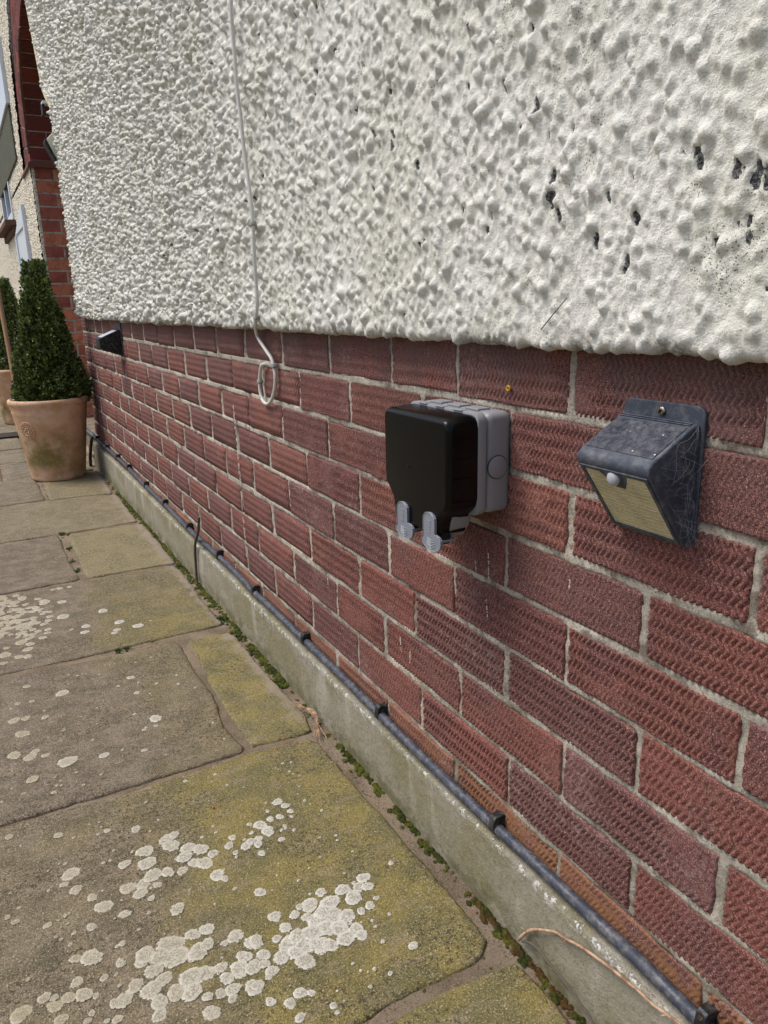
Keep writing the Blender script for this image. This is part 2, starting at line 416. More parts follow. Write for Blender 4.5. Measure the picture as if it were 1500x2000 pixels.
k = M('screw_steel', 0.35, 0.5); k.b.inputs['Metallic'].default_value = 1; k.col(k.mix(k.ramp(k.noise(400, 3), 0.4, 0.6), lin(190, 186, 176), lin(110, 92, 72))); MAT['steel'] = k.m
k = M('far_glass', 0.08, 0.8); k.col(lin(30, 38, 44)); MAT['glass'] = k.m
k = M('solar_cells', 0.26, 0.6)
f = k.math('MULTIPLY', k.ramp(k.noise(120, 6, 0.85), 0.36, 0.75), 0.3); c = k.mix(f, lin(52, 56, 68), lin(150, 150, 154))
c = k.mix(k.math('MULTIPLY', k.ramp(k.vor(110), 0.14, 0.06), k.ramp(k.noise(40, 2), 0.5, 0.6)), c, lin(222, 210, 204))
k.col(c).rough(k.ramp(k.noise(60, 6, 0.8), 0.36, 0.7, 0.2, 0.7)); MAT['solar'] = k.m
k = M('led_diffuser', 0.42, 0.5)
d = k.vor(330, rnd=0.35)
c = k.mix(k.ramp(d, 0.15, 0.75), lin(222, 216, 184), lin(196, 188, 146)); c = k.mix(k.ramp(k.noise(30, 4), 0.4, 0.7, 0, 0.6), c, lin(158, 150, 118))
k.col(c).nrm(k.bump(d, 0.0015, 0.8)); MAT['led'] = k.m
k = M('silk', 0.6, 0.2); k.col(lin(190, 192, 198)); k.b.inputs['Alpha'].default_value = 0.7; MAT['web'] = k.m
k = M('terracotta', 0.8, 0.25)
x, y, z = k.sep()
c = k.mix(k.ramp(k.noise(9, 5, 0.65), 0.36, 0.64), lin(220, 184, 156), lin(196, 156, 122))
c = k.mix(k.math('MULTIPLY', k.ramp(z, 0.30, 0.12, 0, 0.75), k.ramp(k.noise(6, 4, 0.6), 0.4, 0.6)), c, lin(150, 120, 72))
al = k.math('MULTIPLY', k.math('MULTIPLY', k.ramp(z, 0.30, 0.20), k.ramp(z, 0.04, 0.10)), k.ramp(k.noise(5, 4, 0.6), 0.40, 0.56))
al = k.math('MULTIPLY', al, k.ramp(x, -0.16, -0.22))
c = k.mix(k.math('MULTIPLY', al, 0.8), c, lin(108, 104, 46))
c = k.mix(k.ramp(k.noise(60, 5, 0.7), 0.55, 0.7, 0, 0.4), c, lin(222, 190, 158))
c = k.mix(k.math('MULTIPLY', k.ramp(k.noise(90, 5, 0.75), 0.58, 0.66), k.ramp(z, 0.36, 0.39)), c, lin(120, 100, 80))
k.col(c).nrm(k.bump(k.noise(80, 5), 0.002, 0.6)); MAT['terracotta'] = k.m
k = M('box_leaf', 0.42, 0.45)
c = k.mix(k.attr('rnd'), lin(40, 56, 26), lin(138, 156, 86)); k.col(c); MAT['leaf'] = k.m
k = M('bark', 0.9, 0.2); k.col(lin(92, 78, 60)).nrm(k.bump(k.noise(90, 4), 0.004)); MAT['bark'] = k.m
k = M('pole_wood', 0.6, 0.3); k.col(k.mix(k.noise(14, 4, v=k.vec((1, 1, 0.1))), lin(176, 140, 104), lin(148, 112, 80))); MAT['pole'] = k.m
k = M('dry_twig_bark', 0.85, 0.2)
c = k.mix(k.ramp(k.noise(60, 5), 0.4, 0.62), lin(190, 160, 132), lin(136, 104, 84)); k.col(c).nrm(k.bump(k.noise(220, 4), 0.0012)); MAT['twig'] = k.m
k = M('grey_stem', 0.85, 0.2); k.col(k.mix(k.noise(90, 4), lin(72, 66, 60), lin(110, 102, 92))).nrm(k.bump(k.noise(260, 4), 0.0012)); MAT['stem'] = k.m
k = M('dark_brown_mould', 0.6, 0.3); k.col(lin(104, 66, 56)); MAT['mould'] = k.m
k = M('white_splash', 0.8, 0.2); k.col(lin(214, 204, 196)); MAT['splash'] = k.m
k = M('orange_crumb', 0.8, 0.2); k.col(lin(214, 112, 84)); MAT['crumb'] = k.m
k = M('sill_brick', 0.85, 0.2); k.col(k.mix(k.noise(40, 4), lin(112, 84, 74), lin(80, 64, 56))); MAT['sill'] = k.m

# ================================================================== ground and patio
def flat(name, x0, x1, y0, y1, z, mat, parent=None, kind=None):
    return link(name, np_mesh(name, [(x0, y0, z), (x1, y0, z), (x1, y1, z), (x0, y1, z)], [(0, 1, 2, 3)], mat, False), parent, kind)
o = flat('ground', -150, 150, -150, 150, -0.07, MAT['ground']); tag(o, 'open garden ground around the house and patio', None, kind='structure')

patio = empty('patio'); tag(patio, 'riven sandstone patio paving along the foot of the brick wall', None, kind='structure')
# bedding mortar that shows in the joints and in the strip beside the plinth
ys = np.concatenate([np.arange(-1.5, 0.35, 0.05), np.arange(0.35, 2.6, 0.006), np.arange(2.6, 8.6, 0.04)])
xs = np.concatenate([np.arange(-2.6, -0.66, 0.06), np.arange(-0.66, 0.0, 0.007), [0.0, 0.006]])
Xg, Yg = np.meshgrid(xs, ys)
Z = -0.0042 - 0.0024 * sstep(-0.07, -0.045, Xg) + 0.0016 * fbm(Xg * 60, Yg * 60, 5, 3) + 0.003 * sstep(-0.05, -0.02, Xg) + 0.0026 * fbm(Xg * 12, Yg * 12, 9, 2)
me = np_mesh('bedding_mortar', np.stack([Xg, Yg, Z], -1).reshape(-1, 3), grid_faces(len(ys), len(xs)), MAT['bedding'])
link('bedding_mortar', me, patio, 'stuff')

def slab(poly, colr=(1, 0, 0), step=0.012, z0=0.0, seed=0, jit=0.0016):
    P = []
    n = len(poly)
    for i in range(n):
        a = np.array(poly[i], float); b = np.array(poly[(i + 1) % n], float); L = np.hypot(*(b - a)); m = max(1, int(L / step))
        nx, ny = (b - a)[1] / (L + 1e-9), -(b - a)[0] / (L + 1e-9)
        for k_ in range(m):
            p = a + (b - a) * k_ / m
            j = (fbm(p[0] * 70, p[1] * 70, 31 + seed, 3) * 0.9 + fbm(p[0] * 12, p[1] * 12, 41 + seed, 2) * 1.1) * jit * 1.9
            P.append((p[0] + nx * j, p[1] + ny * j))
    B = np.array(P); nb = len(B)
    # interior grid
    mn, mx = B.min(0), B.max(0)
    gx, gy = np.meshgrid(np.arange(mn[0], mx[0], step), np.arange(mn[1], mx[1], step))
    G = np.stack([gx.ravel(), gy.ravel()], -1) + RNG.uniform(-.2, .2, (gx.size, 2)) * step
    # point in polygon and distance to boundary
    def dist(Q):
        A = B; C = np.roll(B, -1, 0); out = np.full(len(Q), 9.0)
        for i in range(nb):
            ab = C[i] - A[i]; t = np.clip(((Q - A[i]) @ ab) / (ab @ ab + 1e-12), 0, 1)
            out = np.minimum(out, np.hypot(*(Q - A[i] - t[:, None] * ab).T))
        return out
    inside = np.zeros(len(G), bool); A = B; C = np.roll(B, -1, 0)
    for i in range(nb):
        c1 = (A[i, 1] > G[:, 1]) != (C[i, 1] > G[:, 1])
        xx = (C[i, 0] - A[i, 0]) * (G[:, 1] - A[i, 1]) / (C[i, 1] - A[i, 1] + 1e-12) + A[i, 0]
        inside ^= c1 & (G[:, 0] < xx)
    G = G[inside]; D_ = dist(G); keep = D_ > step * 0.35; G = G[keep]; D_ = D_[keep]
    # extra ring close to the edge for the worn arris
    cen = B.mean(0)
    nxt = np.roll(B, -1, 0) - np.roll(B, 1, 0); nrm = np.stack([-nxt[:, 1], nxt[:, 0]], -1); nrm /= np.linalg.norm(nrm, axis=1)[:, None] + 1e-9
    area = 0.5 * np.sum(B[:, 0] * np.roll(B[:, 1], -1) - np.roll(B[:, 0], -1) * B[:, 1])
    if area < 0: nrm = -nrm
    R1 = B + nrm * 0.0035
    Q = np.concatenate([B, R1, G]); dd = np.concatenate([np.zeros(nb), np.full(nb, .0035), D_])
    res = delaunay_2d_cdt([Vector(q) for q in Q], [], [list(range(nb))] if area > 0 else [list(range(nb))[::-1]], 1, 1e-6)
    V2 = np.array([(v.x, v.y) for v in res[0]]); orig = res[3]
    dv = np.array([dd[o_[0]] if len(o_) else 0 for o_ in orig])
    T = np.array([f for f in res[2] if len(f) == 3], int)
    a, b, c_ = V2[T[:, 0]], V2[T[:, 1]], V2[T[:, 2]]
    cr_ = (b - a)[:, 0] * (c_ - a)[:, 1] - (b - a)[:, 1] * (c_ - a)[:, 0]
    T[cr_ < 0] = T[cr_ < 0][:, ::-1]
    zz = z0 - 0.0030 * (1 - sstep(0, 0.0036, dv)) + 0.0011 * fbm(V2[:, 0] * 9 + seed, V2[:, 1] * 16, 51, 3) + 0.0006 * fbm(V2[:, 0] * 50, V2[:, 1] * 80, 61, 2)
    V = np.column_stack([V2, zz])
    # skirt
    ib = {}
    for vi, o_ in enumerate(orig):
        for q in o_:
            if q < nb: ib[q] = vi
    order = [ib[i] for i in range(nb) if i in ib]
    low = V[order].copy(); low[:, 2] = z0 - 0.035; s0 = len(V); m = len(order)
    V = np.concatenate([V, low]); F = []
    for i in range(m):
        j = (i + 1) % m
        q = (order[i], order[j], s0 + j, s0 + i)
        if area > 0: q = q[::-1]
        F += [(q[0], q[1], q[2]), (q[0], q[2], q[3])]
    T = np.concatenate([T, np.array(F, int)])
    me = np_mesh('paving_slab', V, T, MAT['slab'])
    o = link('paving_slab', me, patio); o.color = (*colr, 1); return o

SL = {
'front': [(-0.9, 1.206), (-0.604, 1.206), (-0.482, 1.202), (-0.426, 1.197), (-0.305, 1.195), (-0.189, 1.197), (-0.068, 1.187), (-0.056, 1.169), (-0.054, 1.08), (-0.053, 0.976), (-0.051, 0.895), (-0.051, 0.83), (-0.049, 0.76), (-0.048, 0.695), (-0.051, 0.63), (-0.069, 0.615), (-0.089, 0.609), (-0.122, 0.611), (-0.148, 0.613), (-0.208, 0.616), (-0.251, 0.613), (-0.319, 0.606), (-0.63, 0.597), (-0.9, 0.6)],
'corner': [(-0.9, 0.585), (-0.4, 0.592), (-0.218, 0.594), (-0.162, 0.595), (-0.118, 0.594), (-0.065, 0.59), (-0.042, 0.585), (-0.037, 0.572), (-0.037, 0.537), (-0.037, 0.492), (-0.040, 0.413), (-0.042, 0.1), (-0.9, 0.1)],
'brown': [(-0.9, 1.775), (-0.578, 1.777), (-0.367, 1.758), (-0.21, 1.76), (-0.181, 1.755), (-0.177, 1.732), (-0.183, 1.557), (-0.178, 1.447), (-0.19, 1.348), (-0.195, 1.29), (-0.186, 1.222), (-0.193, 1.210), (-0.303, 1.209), (-0.48, 1.213), (-0.603, 1.217), (-0.9, 1.216)],
'yellow': [(-0.153, 1.744), (-0.05, 1.737), (-0.041, 1.699), (-0.044, 1.548), (-0.044, 1.439), (-0.035, 1.275), (-0.049, 1.209), (-0.065, 1.204), (-0.172, 1.216), (-0.170, 1.273), (-0.170, 1.359), (-0.166, 1.519), (-0.158, 1.69)],
'lichen': [(-0.9, 2.345), (-0.554, 2.341), (-0.331, 2.338), (-0.189, 2.337), (-0.048, 2.331), (-0.039, 2.274), (-0.047, 2.005), (-0.048, 1.865), (-0.048, 1.799), (-0.07, 1.793), (-0.229, 1.791), (-0.391, 1.79), (-0.578, 1.794), (-0.9, 1.792)],
'purple': [(-0.9, 2.89), (-0.529, 2.888), (-0.336, 2.895), (-0.332, 2.815), (-0.334, 2.559), (-0.332, 2.373), (-0.338, 2.359), (-0.553, 2.358), (-0.9, 2.36)],
'green': [(-0.307, 2.87), (-0.18, 2.885), (-0.035, 2.878), (-0.03, 2.696), (-0.036, 2.352), (-0.047, 2.350), (-0.185, 2.357), (-0.306, 2.357), (-0.306, 2.577)],
'wide': [(-0.9, 3.47), (-0.504, 3.466), (-0.303, 3.461), (-0.036, 3.419), (-0.037, 3.281), (-0.045, 2.926), (-0.174, 2.905), (-0.356, 2.913), (-0.528, 2.912), (-0.9, 2.906)],
'left': [(-0.9, 4.02), (-0.479, 4.025), (-0.329, 4.015), (-0.322, 3.857), (-0.325, 3.506), (-0.381, 3.492), (-0.502, 3.49), (-0.9, 3.49)],
'right': [(-0.297, 3.99), (-0.138, 3.99), (-0.034, 3.99), (-0.035, 3.712), (-0.046, 3.481), (-0.052, 3.45), (-0.176, 3.472), (-0.302, 3.482)],
}
SC = {'front': (1, 0.22, 0), 'corner': (1, 0.25, 0), 'brown': (0.35, -0.1, 0), 'yellow': (1, 0.75, 0.05), 'lichen': (1, 0.0, 0), 'purple': (0.2, -0.2, 0),
      'green': (1, 0.25, 0.35), 'wide': (0.5, 0.1, 0.25), 'left': (0.3, 0, 0.12), 'right': (0.6, 0.2, 0.3)}
slabs = {}
for i, (kk, pl) in enumerate(SL.items()):
    slabs[kk] = slab(pl, SC[kk], 0.010 if kk in ('front', 'corner', 'brown', 'yellow') else 0.018, 0, i * 3 + 1)
# rows beyond and to the left of what stands near
y = 4.03; rr = random.Random(4)
for row in range(8):
    h = rr.choice([0.45, 0.58, 0.6]); xx = -0.9; 
    while xx < (-0.06 if y < 4.1 else 0.25):
        w = rr.choice([0.3, 0.45, 0.6]); x1 = min(xx + w, -0.03 if y < 4.1 else 0.32)
        if x1 - xx > 0.05:
            slab([(xx, y + h - .015), (x1 - .015, y + h - .015), (x1 - .015, y), (xx, y)], (0.3, 0, rr.uniform(0, .3)), 0.05, rr.uniform(-.002, .002), 40 + row)
        xx = x1 + 0.002
    y += h
for y, h in ((0.1, .48), (0.60, .6), (1.216, .56), (1.792, .55), (2.36, .53), (2.906, .56), (3.49, .53), (4.03, .6), (4.65, .6)):
    x1 = -0.915
    for w in (0.62, 0.45, 0.6):
        slab([(x1 - w, y + h), (x1, y + h), (x1, y), (x1 - w, y)], (0.3, 0, rr.uniform(0, .2)), 0.05, 0, int(y * 10)); x1 -= w + .015
for w in range(4):
    slab([(-.04 - w * .6 - .585, .085), (-.04 - w * .6, .085), (-.04 - w * .6, -.5), (-.04 - w * .6 - .585, -.5)], (0.8, 0.1, 0), 0.05, 0, 70 + w)

# ---- lichen rosettes, gathered per slab
LICHEN = [(-0.516,1.039,0.0131),(-0.527,1.021,0.0062),(-0.514,1.001,0.0092),(-0.495,0.973,0.0076),(-0.483,0.947,0.0123),(-0.46,0.918,0.0085),(-0.409,1.03,0.0131),(-0.412,1.002,0.0141),(-0.442,1.017,0.0094),(-0.41,0.972,0.0141),(-0.389,0.967,0.0102),(-0.425,0.963,0.0114),(-0.447,0.966,0.0114),(-0.433,0.947,0.0107),(-0.408,0.95,0.0065),(-0.421,0.929,0.0055),(-0.373,1.039,0.013),(-0.361,1.044,0.0088),(-0.371,1.022,0.0137),(-0.349,1.003,0.0121),(-0.333,0.99,0.0124),(-0.359,0.986,0.0134),(-0.349,0.966,0.0104),(-0.336,0.958,0.0134),(-0.319,0.971,0.0088),(-0.369,0.959,0.0086),(-0.327,0.923,0.0115),(-0.319,0.91,0.0062),(-0.292,0.975,0.0078),(-0.282,0.99,0.0065),(-0.27,0.96,0.009),(-0.26,0.967,0.0074),(-0.252,0.954,0.0076),(-0.246,0.967,0.0065),(-0.288,0.955,0.0049),(-0.254,0.933,0.0065),(-0.228,0.975,0.0114),(-0.234,0.995,0.011),(-0.215,1.0,0.0064),(-0.199,0.997,0.0067),(-0.189,1.034,0.0091),(-0.181,1.018,0.0074),(-0.179,1.001,0.0056),(-0.212,1.02,0.0039),(-0.248,1.006,0.0045),(-0.252,0.985,0.0039),(-0.2,0.973,0.0039),(-0.191,0.956,0.0034),(-0.216,0.946,0.0056),(-0.283,0.86,0.0087),(-0.28,0.807,0.0087),(-0.275,0.782,0.0085),(-0.292,0.771,0.0062),(-0.256,0.796,0.0074),(-0.394,0.889,0.011),(-0.338,0.804,0.0114),(-0.354,0.8,0.0054),(-0.321,0.781,0.0123),(-0.417,0.833,0.0178),(-0.415,0.811,0.0174),(-0.434,0.821,0.0134),(-0.387,0.835,0.0102),(-0.368,0.834,0.0105),(-0.389,0.804,0.0142),(-0.375,0.809,0.0102),(-0.45,0.834,0.0135),(-0.456,0.827,0.0098),(-0.445,0.805,0.0118),(-0.437,0.786,0.0107),(-0.47,0.794,0.0102),(-0.454,0.778,0.0136),(-0.487,0.781,0.0116),(-0.497,0.782,0.0068),(-0.449,0.756,0.011),(-0.428,0.758,0.0123),(-0.411,0.749,0.0128),(-0.407,0.771,0.0154),(-0.39,0.768,0.0132),(-0.369,0.766,0.0088),(-0.35,0.751,0.0128),(-0.339,0.766,0.0104),(-0.334,0.745,0.0114),(-0.316,0.756,0.0092),(-0.32,0.742,0.0077),(-0.368,0.746,0.0094),(-0.366,0.727,0.0098),(-0.381,0.729,0.0075),(-0.396,0.733,0.0071),(-0.37,0.716,0.0065),(-0.343,0.717,0.0116),(-0.398,0.71,0.0108),(-0.453,0.739,0.0096),(-0.331,0.687,0.0056),(-0.312,0.675,0.0066),(-0.571,0.833,0.008),(-0.56,0.827,0.0052),(-0.561,0.814,0.0095),(-0.545,0.818,0.0092),(-0.528,0.813,0.0108),(-0.515,0.804,0.0045),(-0.598,0.824,0.0123),(-0.556,0.792,0.0082),(-0.523,0.782,0.0045),(-0.529,0.774,0.0049),(-0.498,0.758,0.0064),(-0.509,0.762,0.0038),(-0.53,0.874,0.0076),(-0.511,0.865,0.014),(-0.472,0.868,0.005),(-0.48,0.837,0.007),(-0.502,0.826,0.0053),(-0.533,0.836,0.0082),(-0.504,0.918,0.0071),(-0.556,0.952,0.006),(-0.594,0.981,0.0054),(-0.603,0.996,0.0045),(-0.522,1.138,0.0076),(-0.592,1.175,0.0069),(-0.452,1.108,0.0055),(-0.411,1.088,0.0086),(-0.542,0.916,0.0029),(-0.533,0.902,0.0034),(-0.526,0.919,0.0036),(-0.142,0.809,0.0103),(-0.178,0.804,0.0109),(-0.157,0.796,0.0096),(-0.145,0.791,0.0092),(-0.172,0.783,0.0131),(-0.231,0.802,0.0128),(-0.245,0.806,0.0056),(-0.205,0.791,0.0145),(-0.219,0.781,0.013),(-0.21,0.767,0.0141),(-0.195,0.758,0.0129),(-0.232,0.772,0.0145),(-0.242,0.784,0.0083),(-0.228,0.754,0.0157),(-0.212,0.744,0.0137),(-0.248,0.757,0.014),(-0.194,0.73,0.0121),(-0.191,0.72,0.0089),(-0.212,0.725,0.0125),(-0.267,0.761,0.0121),(-0.282,0.754,0.0148),(-0.263,0.743,0.0145),(-0.247,0.734,0.0152),(-0.235,0.727,0.0112),(-0.296,0.741,0.0121),(-0.273,0.72,0.0134),(-0.279,0.738,0.0109),(-0.281,0.808,0.0092),(-0.256,0.796,0.0074),(-0.275,0.782,0.008),(-0.292,0.771,0.0062),(-0.208,0.816,0.008),(-0.144,0.766,0.0045),(-0.158,0.759,0.0074),(-0.173,0.756,0.0063),(-0.168,0.734,0.0027),(-0.169,0.723,0.0028),(-0.141,0.67,0.007),(-0.093,0.814,0.0045),(-0.172,0.696,0.0036),(-0.218,0.671,0.0022),(-0.256,0.66,0.0018),(-0.268,0.645,0.0049),(-0.268,0.635,0.0032),(-0.296,0.681,0.0083),(-0.284,0.674,0.0053),(-0.312,0.674,0.0077),(-0.332,0.688,0.0062),(-0.309,0.651,0.0065),(-0.315,0.727,0.0089),(-0.322,0.721,0.0048),(-0.338,0.717,0.0083),(-0.317,0.782,0.0098),(-0.462,1.627,0.0135),(-0.318,1.62,0.0086),(-0.32,1.54,0.007),(-0.308,1.411,0.0134),(-0.313,1.383,0.0042),(-0.337,1.38,0.0048),(-0.352,1.307,0.0055),(-0.422,1.33,0.0098),(-0.484,1.345,0.0172),(-0.546,1.32,0.0112),(-0.57,1.419,0.0132),(-0.544,1.399,0.0123),(-0.518,1.389,0.0076),(-0.534,1.414,0.0085),(-0.551,1.493,0.0136),(-0.562,1.557,0.0114),(-0.54,1.553,0.0093),(-0.505,1.537,0.0076),(-0.528,1.697,0.0081),(-0.523,1.622,0.0064),(-0.551,1.627,0.006),(-0.517,1.26,0.0043),(-0.51,1.279,0.0034),(-0.258,1.165,0.003),(-0.309,1.173,0.0038),(-0.283,1.953,0.0131),(-0.245,1.901,0.0137),(-0.298,1.906,0.0098),(-0.307,1.89,0.0082),(-0.373,1.934,0.0115),(-0.365,1.972,0.0122),(-0.309,2.056,0.0137),(-0.41,2.072,0.0183),(-0.4,2.187,0.0133),(-0.454,2.003,0.0103),(-0.458,1.981,0.0092),(-0.472,1.957,0.01),(-0.51,1.904,0.0123),(-0.533,1.87,0.0114),(-0.514,1.861,0.0111),(-0.522,1.956,0.0156),(-0.503,1.933,0.0113),(-0.556,1.938,0.0085),(-0.562,1.898,0.0151),(-0.568,1.852,0.0106),(-0.462,2.162,0.0114),(-0.401,1.969,0.0055),(-0.209,1.916,0.0033),(-0.393,2.308,0.0097),(-0.366,2.306,0.0076),(-0.412,2.308,0.0071),(-0.551,2.259,0.0119),(-0.554,2.186,0.0085),(-0.459,2.251,0.0102),(-0.518,2.108,0.0124),(-0.538,2.099,0.0097),(-0.568,2.011,0.0072),(-0.448,2.065,0.0103),(-0.563,2.095,0.0071),(-0.494,1.978,0.0077),(-0.538,2.067,0.0091),(-0.46,2.048,0.0111),(-0.522,2.052,0.0091),(-0.449,2.135,0.0081),(-0.471,2.187,0.0108),(-0.495,2.162,0.0087),(-0.551,2.074,0.0109),(-0.441,2.217,0.013),(-0.502,1.97,0.0107),(-0.556,2.212,0.0063),(-0.549,2.036,0.0063),(-0.515,2.018,0.0116),(-0.544,2.139,0.0085),(-0.476,2.161,0.0108),(-0.482,2.108,0.009),(-0.498,2.27,0.0108),(-0.461,2.143,0.0063),(-0.548,2.074,0.0081),(-0.438,2.129,0.008),(-0.499,2.284,0.0127),(-0.503,2.045,0.0123),(-0.478,2.006,0.0091),(-0.505,2.19,0.0088),(-0.533,2.107,0.0078),(-0.512,2.176,0.0091),(-0.548,2.154,0.0093),(-0.522,2.257,0.011),(-0.546,2.239,0.0082),(-0.511,1.987,0.0067),(-0.491,1.991,0.009),(-0.51,2.004,0.0067),(-0.552,2.067,0.0113),(-0.554,2.331,0.0117),(-0.544,2.096,0.0081),(-0.47,2.181,0.0101),(-0.513,2.038,0.0071),(-0.522,2.014,0.0106),(-0.559,2.224,0.0123),(-0.502,2.071,0.0119),(-0.501,2.106,0.0097),(-0.484,2.077,0.0107),(-0.561,2.153,0.0119),(-0.482,2.157,0.0097),(-0.562,2.041,0.0123),(-0.544,2.304,0.0116),(-0.534,2.193,0.0087),(-0.512,2.079,0.0079),(-0.456,2.125,0.0089),(-0.542,2.022,0.007),(-0.55,2.118,0.0128),(-0.553,2.117,0.0093),(-0.523,2.068,0.0104),(-0.49,2.062,0.0084),(-0.5,2.059,0.0085),(-0.524,2.0,0.0059),(-0.566,2.048,0.0097),(-0.531,2.262,0.0107),(-0.448,2.205,0.0121),(-0.442,2.092,0.0102),(-0.546,2.156,0.0132),(-0.563,2.11,0.0071),(-0.556,2.061,0.0111),(-0.523,2.139,0.0123),(-0.553,2.27,0.0123),(-0.49,2.026,0.0102),(-0.493,2.226,0.0097),(-0.564,2.101,0.0097),(-0.557,2.201,0.0089),(-0.526,1.994,0.0076),(-0.565,2.02,0.0084),(-0.56,2.185,0.0111),(-0.448,2.228,0.0101),(-0.565,2.053,0.0076),(-0.545,2.103,0.006),(-0.528,2.236,0.0119),(-0.53,2.212,0.0067),(-0.497,2.045,0.0073),(-0.548,2.324,0.0119),(-0.52,2.093,0.0085),(-0.517,2.15,0.0084),(-0.545,2.144,0.0116),(-0.445,2.216,0.0099),(-0.547,2.08,0.0068),(-0.56,2.064,0.005),(-0.517,2.256,0.0135),(-0.482,2.106,0.011),(-0.492,2.284,0.0081),(-0.475,2.067,0.0097),(-0.519,2.228,0.0081),(-0.443,2.227,0.0095),(-0.517,2.198,0.014),(-0.536,2.282,0.0103),(-0.529,2.114,0.0111),(-0.542,2.103,0.005),(-0.552,2.308,0.0113),(-0.506,2.15,0.0064),(-0.553,2.038,0.0081),(-0.542,2.07,0.0092),(-0.503,2.168,0.0107),(-0.505,1.994,0.0084),(-0.512,2.314,0.0108),(-0.481,2.092,0.0071),(-0.485,2.192,0.0091),(-0.551,2.06,0.0059),(-0.511,2.061,0.0075)]
def lichen_mesh(items, seed):
    V = []; F = []; rad = []; tone = []
    rs = random.Random(seed)
    for i, (x, y, r) in enumerate(items):
        far = y > 1.7
        n = 14 if far else 30; ph = rs.uniform(0, 6.28); rings = (0.0, 0.45, 0.85, 1.0); base = len(V)
        zoff = 0.0004 + (i % 11) * 0.00009; sd = rs.uniform(0, 99)
        lob = [1 + 0.10 * math.sin(2 * a + sd) + 0.05 * math.sin(3 * a + sd * 2) + 0.035 * math.sin(7 * a + sd * 3) + rs.uniform(-.035, .035) for a in [2 * math.pi * k_ / n for k_ in range(n)]]
        lob = [v_ * (1 + rs.uniform(-.06, .06)) for v_ in lob]
        tn = min(1, max(0, 0.5 + (x + 0.42) * 2.8 + rs.uniform(-.12, .12)))
        for q in rings:
            m = 1 if q == 0 else n
            for k_ in range(m):
                a = 2 * math.pi * k_ / n + ph
                px = x + math.cos(a) * r * q * lob[k_]; py = y + math.sin(a) * r * q * lob[k_]
                zs = 0.0011 * mnoise.noise(Vector((px * 9, py * 16, 3))) * 0
                V.append((px, py, zoff + (0.0004 if q < 0.9 else -0.0003) + 0.0011 * float(fbm(px * 9 + OFF, py * 16, 51, 3))))
                rad.append(q); tone.append(tn)
        for k_ in range(n): F.append((base, base + 1 + k_, base + 1 + (k_ + 1) % n))
        for rg in range(2):
            s = base + 1 + rg * n
            for k_ in range(n):
                a, b = s + k_, s + (k_ + 1) % n; F += [(a, a + n, b + n), (a, b + n, b)]
    return np_mesh('lichen', V, F, MAT['lichen'], True, {'rad': rad, 'tone': tone})
byslab = {}
for (x, y, r) in LICHEN:
    kk = 'front' if 0.6 < y < 1.2 else 'brown' if 1.2 < y < 1.77 else 'lichen' if 1.78 < y < 2.36 else None
    if kk: byslab.setdefault(kk, []).append((x, y, r))
rs = random.Random(5)
for _ in range(150):   # crumbs of the same lichen between the rosettes
    x, y = rs.uniform(-0.6, -0.12), rs.uniform(0.63, 1.15); byslab['front'].append((x, y, rs.uniform(0.0012, 0.0035)))
for _ in range(60): byslab['brown'].append((rs.uniform(-0.6, -0.2), rs.uniform(1.25, 1.72), rs.uniform(0.0015, 0.004)))
for kk, it in byslab.items():
    OFF = {k2: i * 3 + 1 for i, k2 in enumerate(SL)}[kk]
    link('lichen', lichen_mesh(it, 3), slabs[kk], 'stuff')

# ================================================================== the house wall
house = empty('house_wall'); tag(house, 'red combed brick wall base with white painted roughcast render above it', 'wall')
BT = 0.7668; WEND = 4.09; WC = 3.95
bm_obj('wall_core', box_bm(0.02, 0.33, -1.6, WEND - 0.004, -0.06, .776), MAT['mortar'], house); bm_obj('wall_core', box_bm(0.012, 0.33, -1.6, WC - 0.004, .7765, 3.2), MAT['mortar'], house)

ODD = [-.46, -.25, -.05, .15, .353, .57, .785, .953, 1.17, 1.38, 1.60, 1.805, 2.01, 2.22, 2.43, 2.64, 2.85, 3.06, 3.27, 3.48, 3.69, 3.90, 4.12]
EVE = [-.36, -.15, .05, .25, .458, .676, .862, 1.065, 1.285, 1.493, 1.70, 1.915, 2.125, 2.33, 2.54, 2.75, 2.96, 3.17, 3.38, 3.59, 3.80, 4.01, 4.125]
OVR = {1: [.355, .575, .780, .947, 1.160, 1.370], 2: [.458, .672, .865, 1.087, 1.295, 1.495], 3: [.352, .567, .785, .96, 1.178, 1.391], 4: [.459, .676, .858, 1.062, 1.279, 1.485],
       5: [.346, .564, .784, .966, 1.17, 1.38], 6: [.454, .668, .889, 1.071, 1.28, 1.49], 7: [.350, .560, .770, .985, 1.169, 1.38], 8: [.450, .660, .872, 1.090, 1.29, 1.50], 9: [.352, .56, .78, .98, 1.18, 1.39]}
COLS = [lin(120, 73, 69), lin(125, 76, 71), lin(115, 72, 71), lin(130, 79, 72), lin(106, 70, 70), lin(122, 73, 67), lin(134, 84, 74), lin(110, 74, 75)]
rb = random.Random(21); RECTS = []
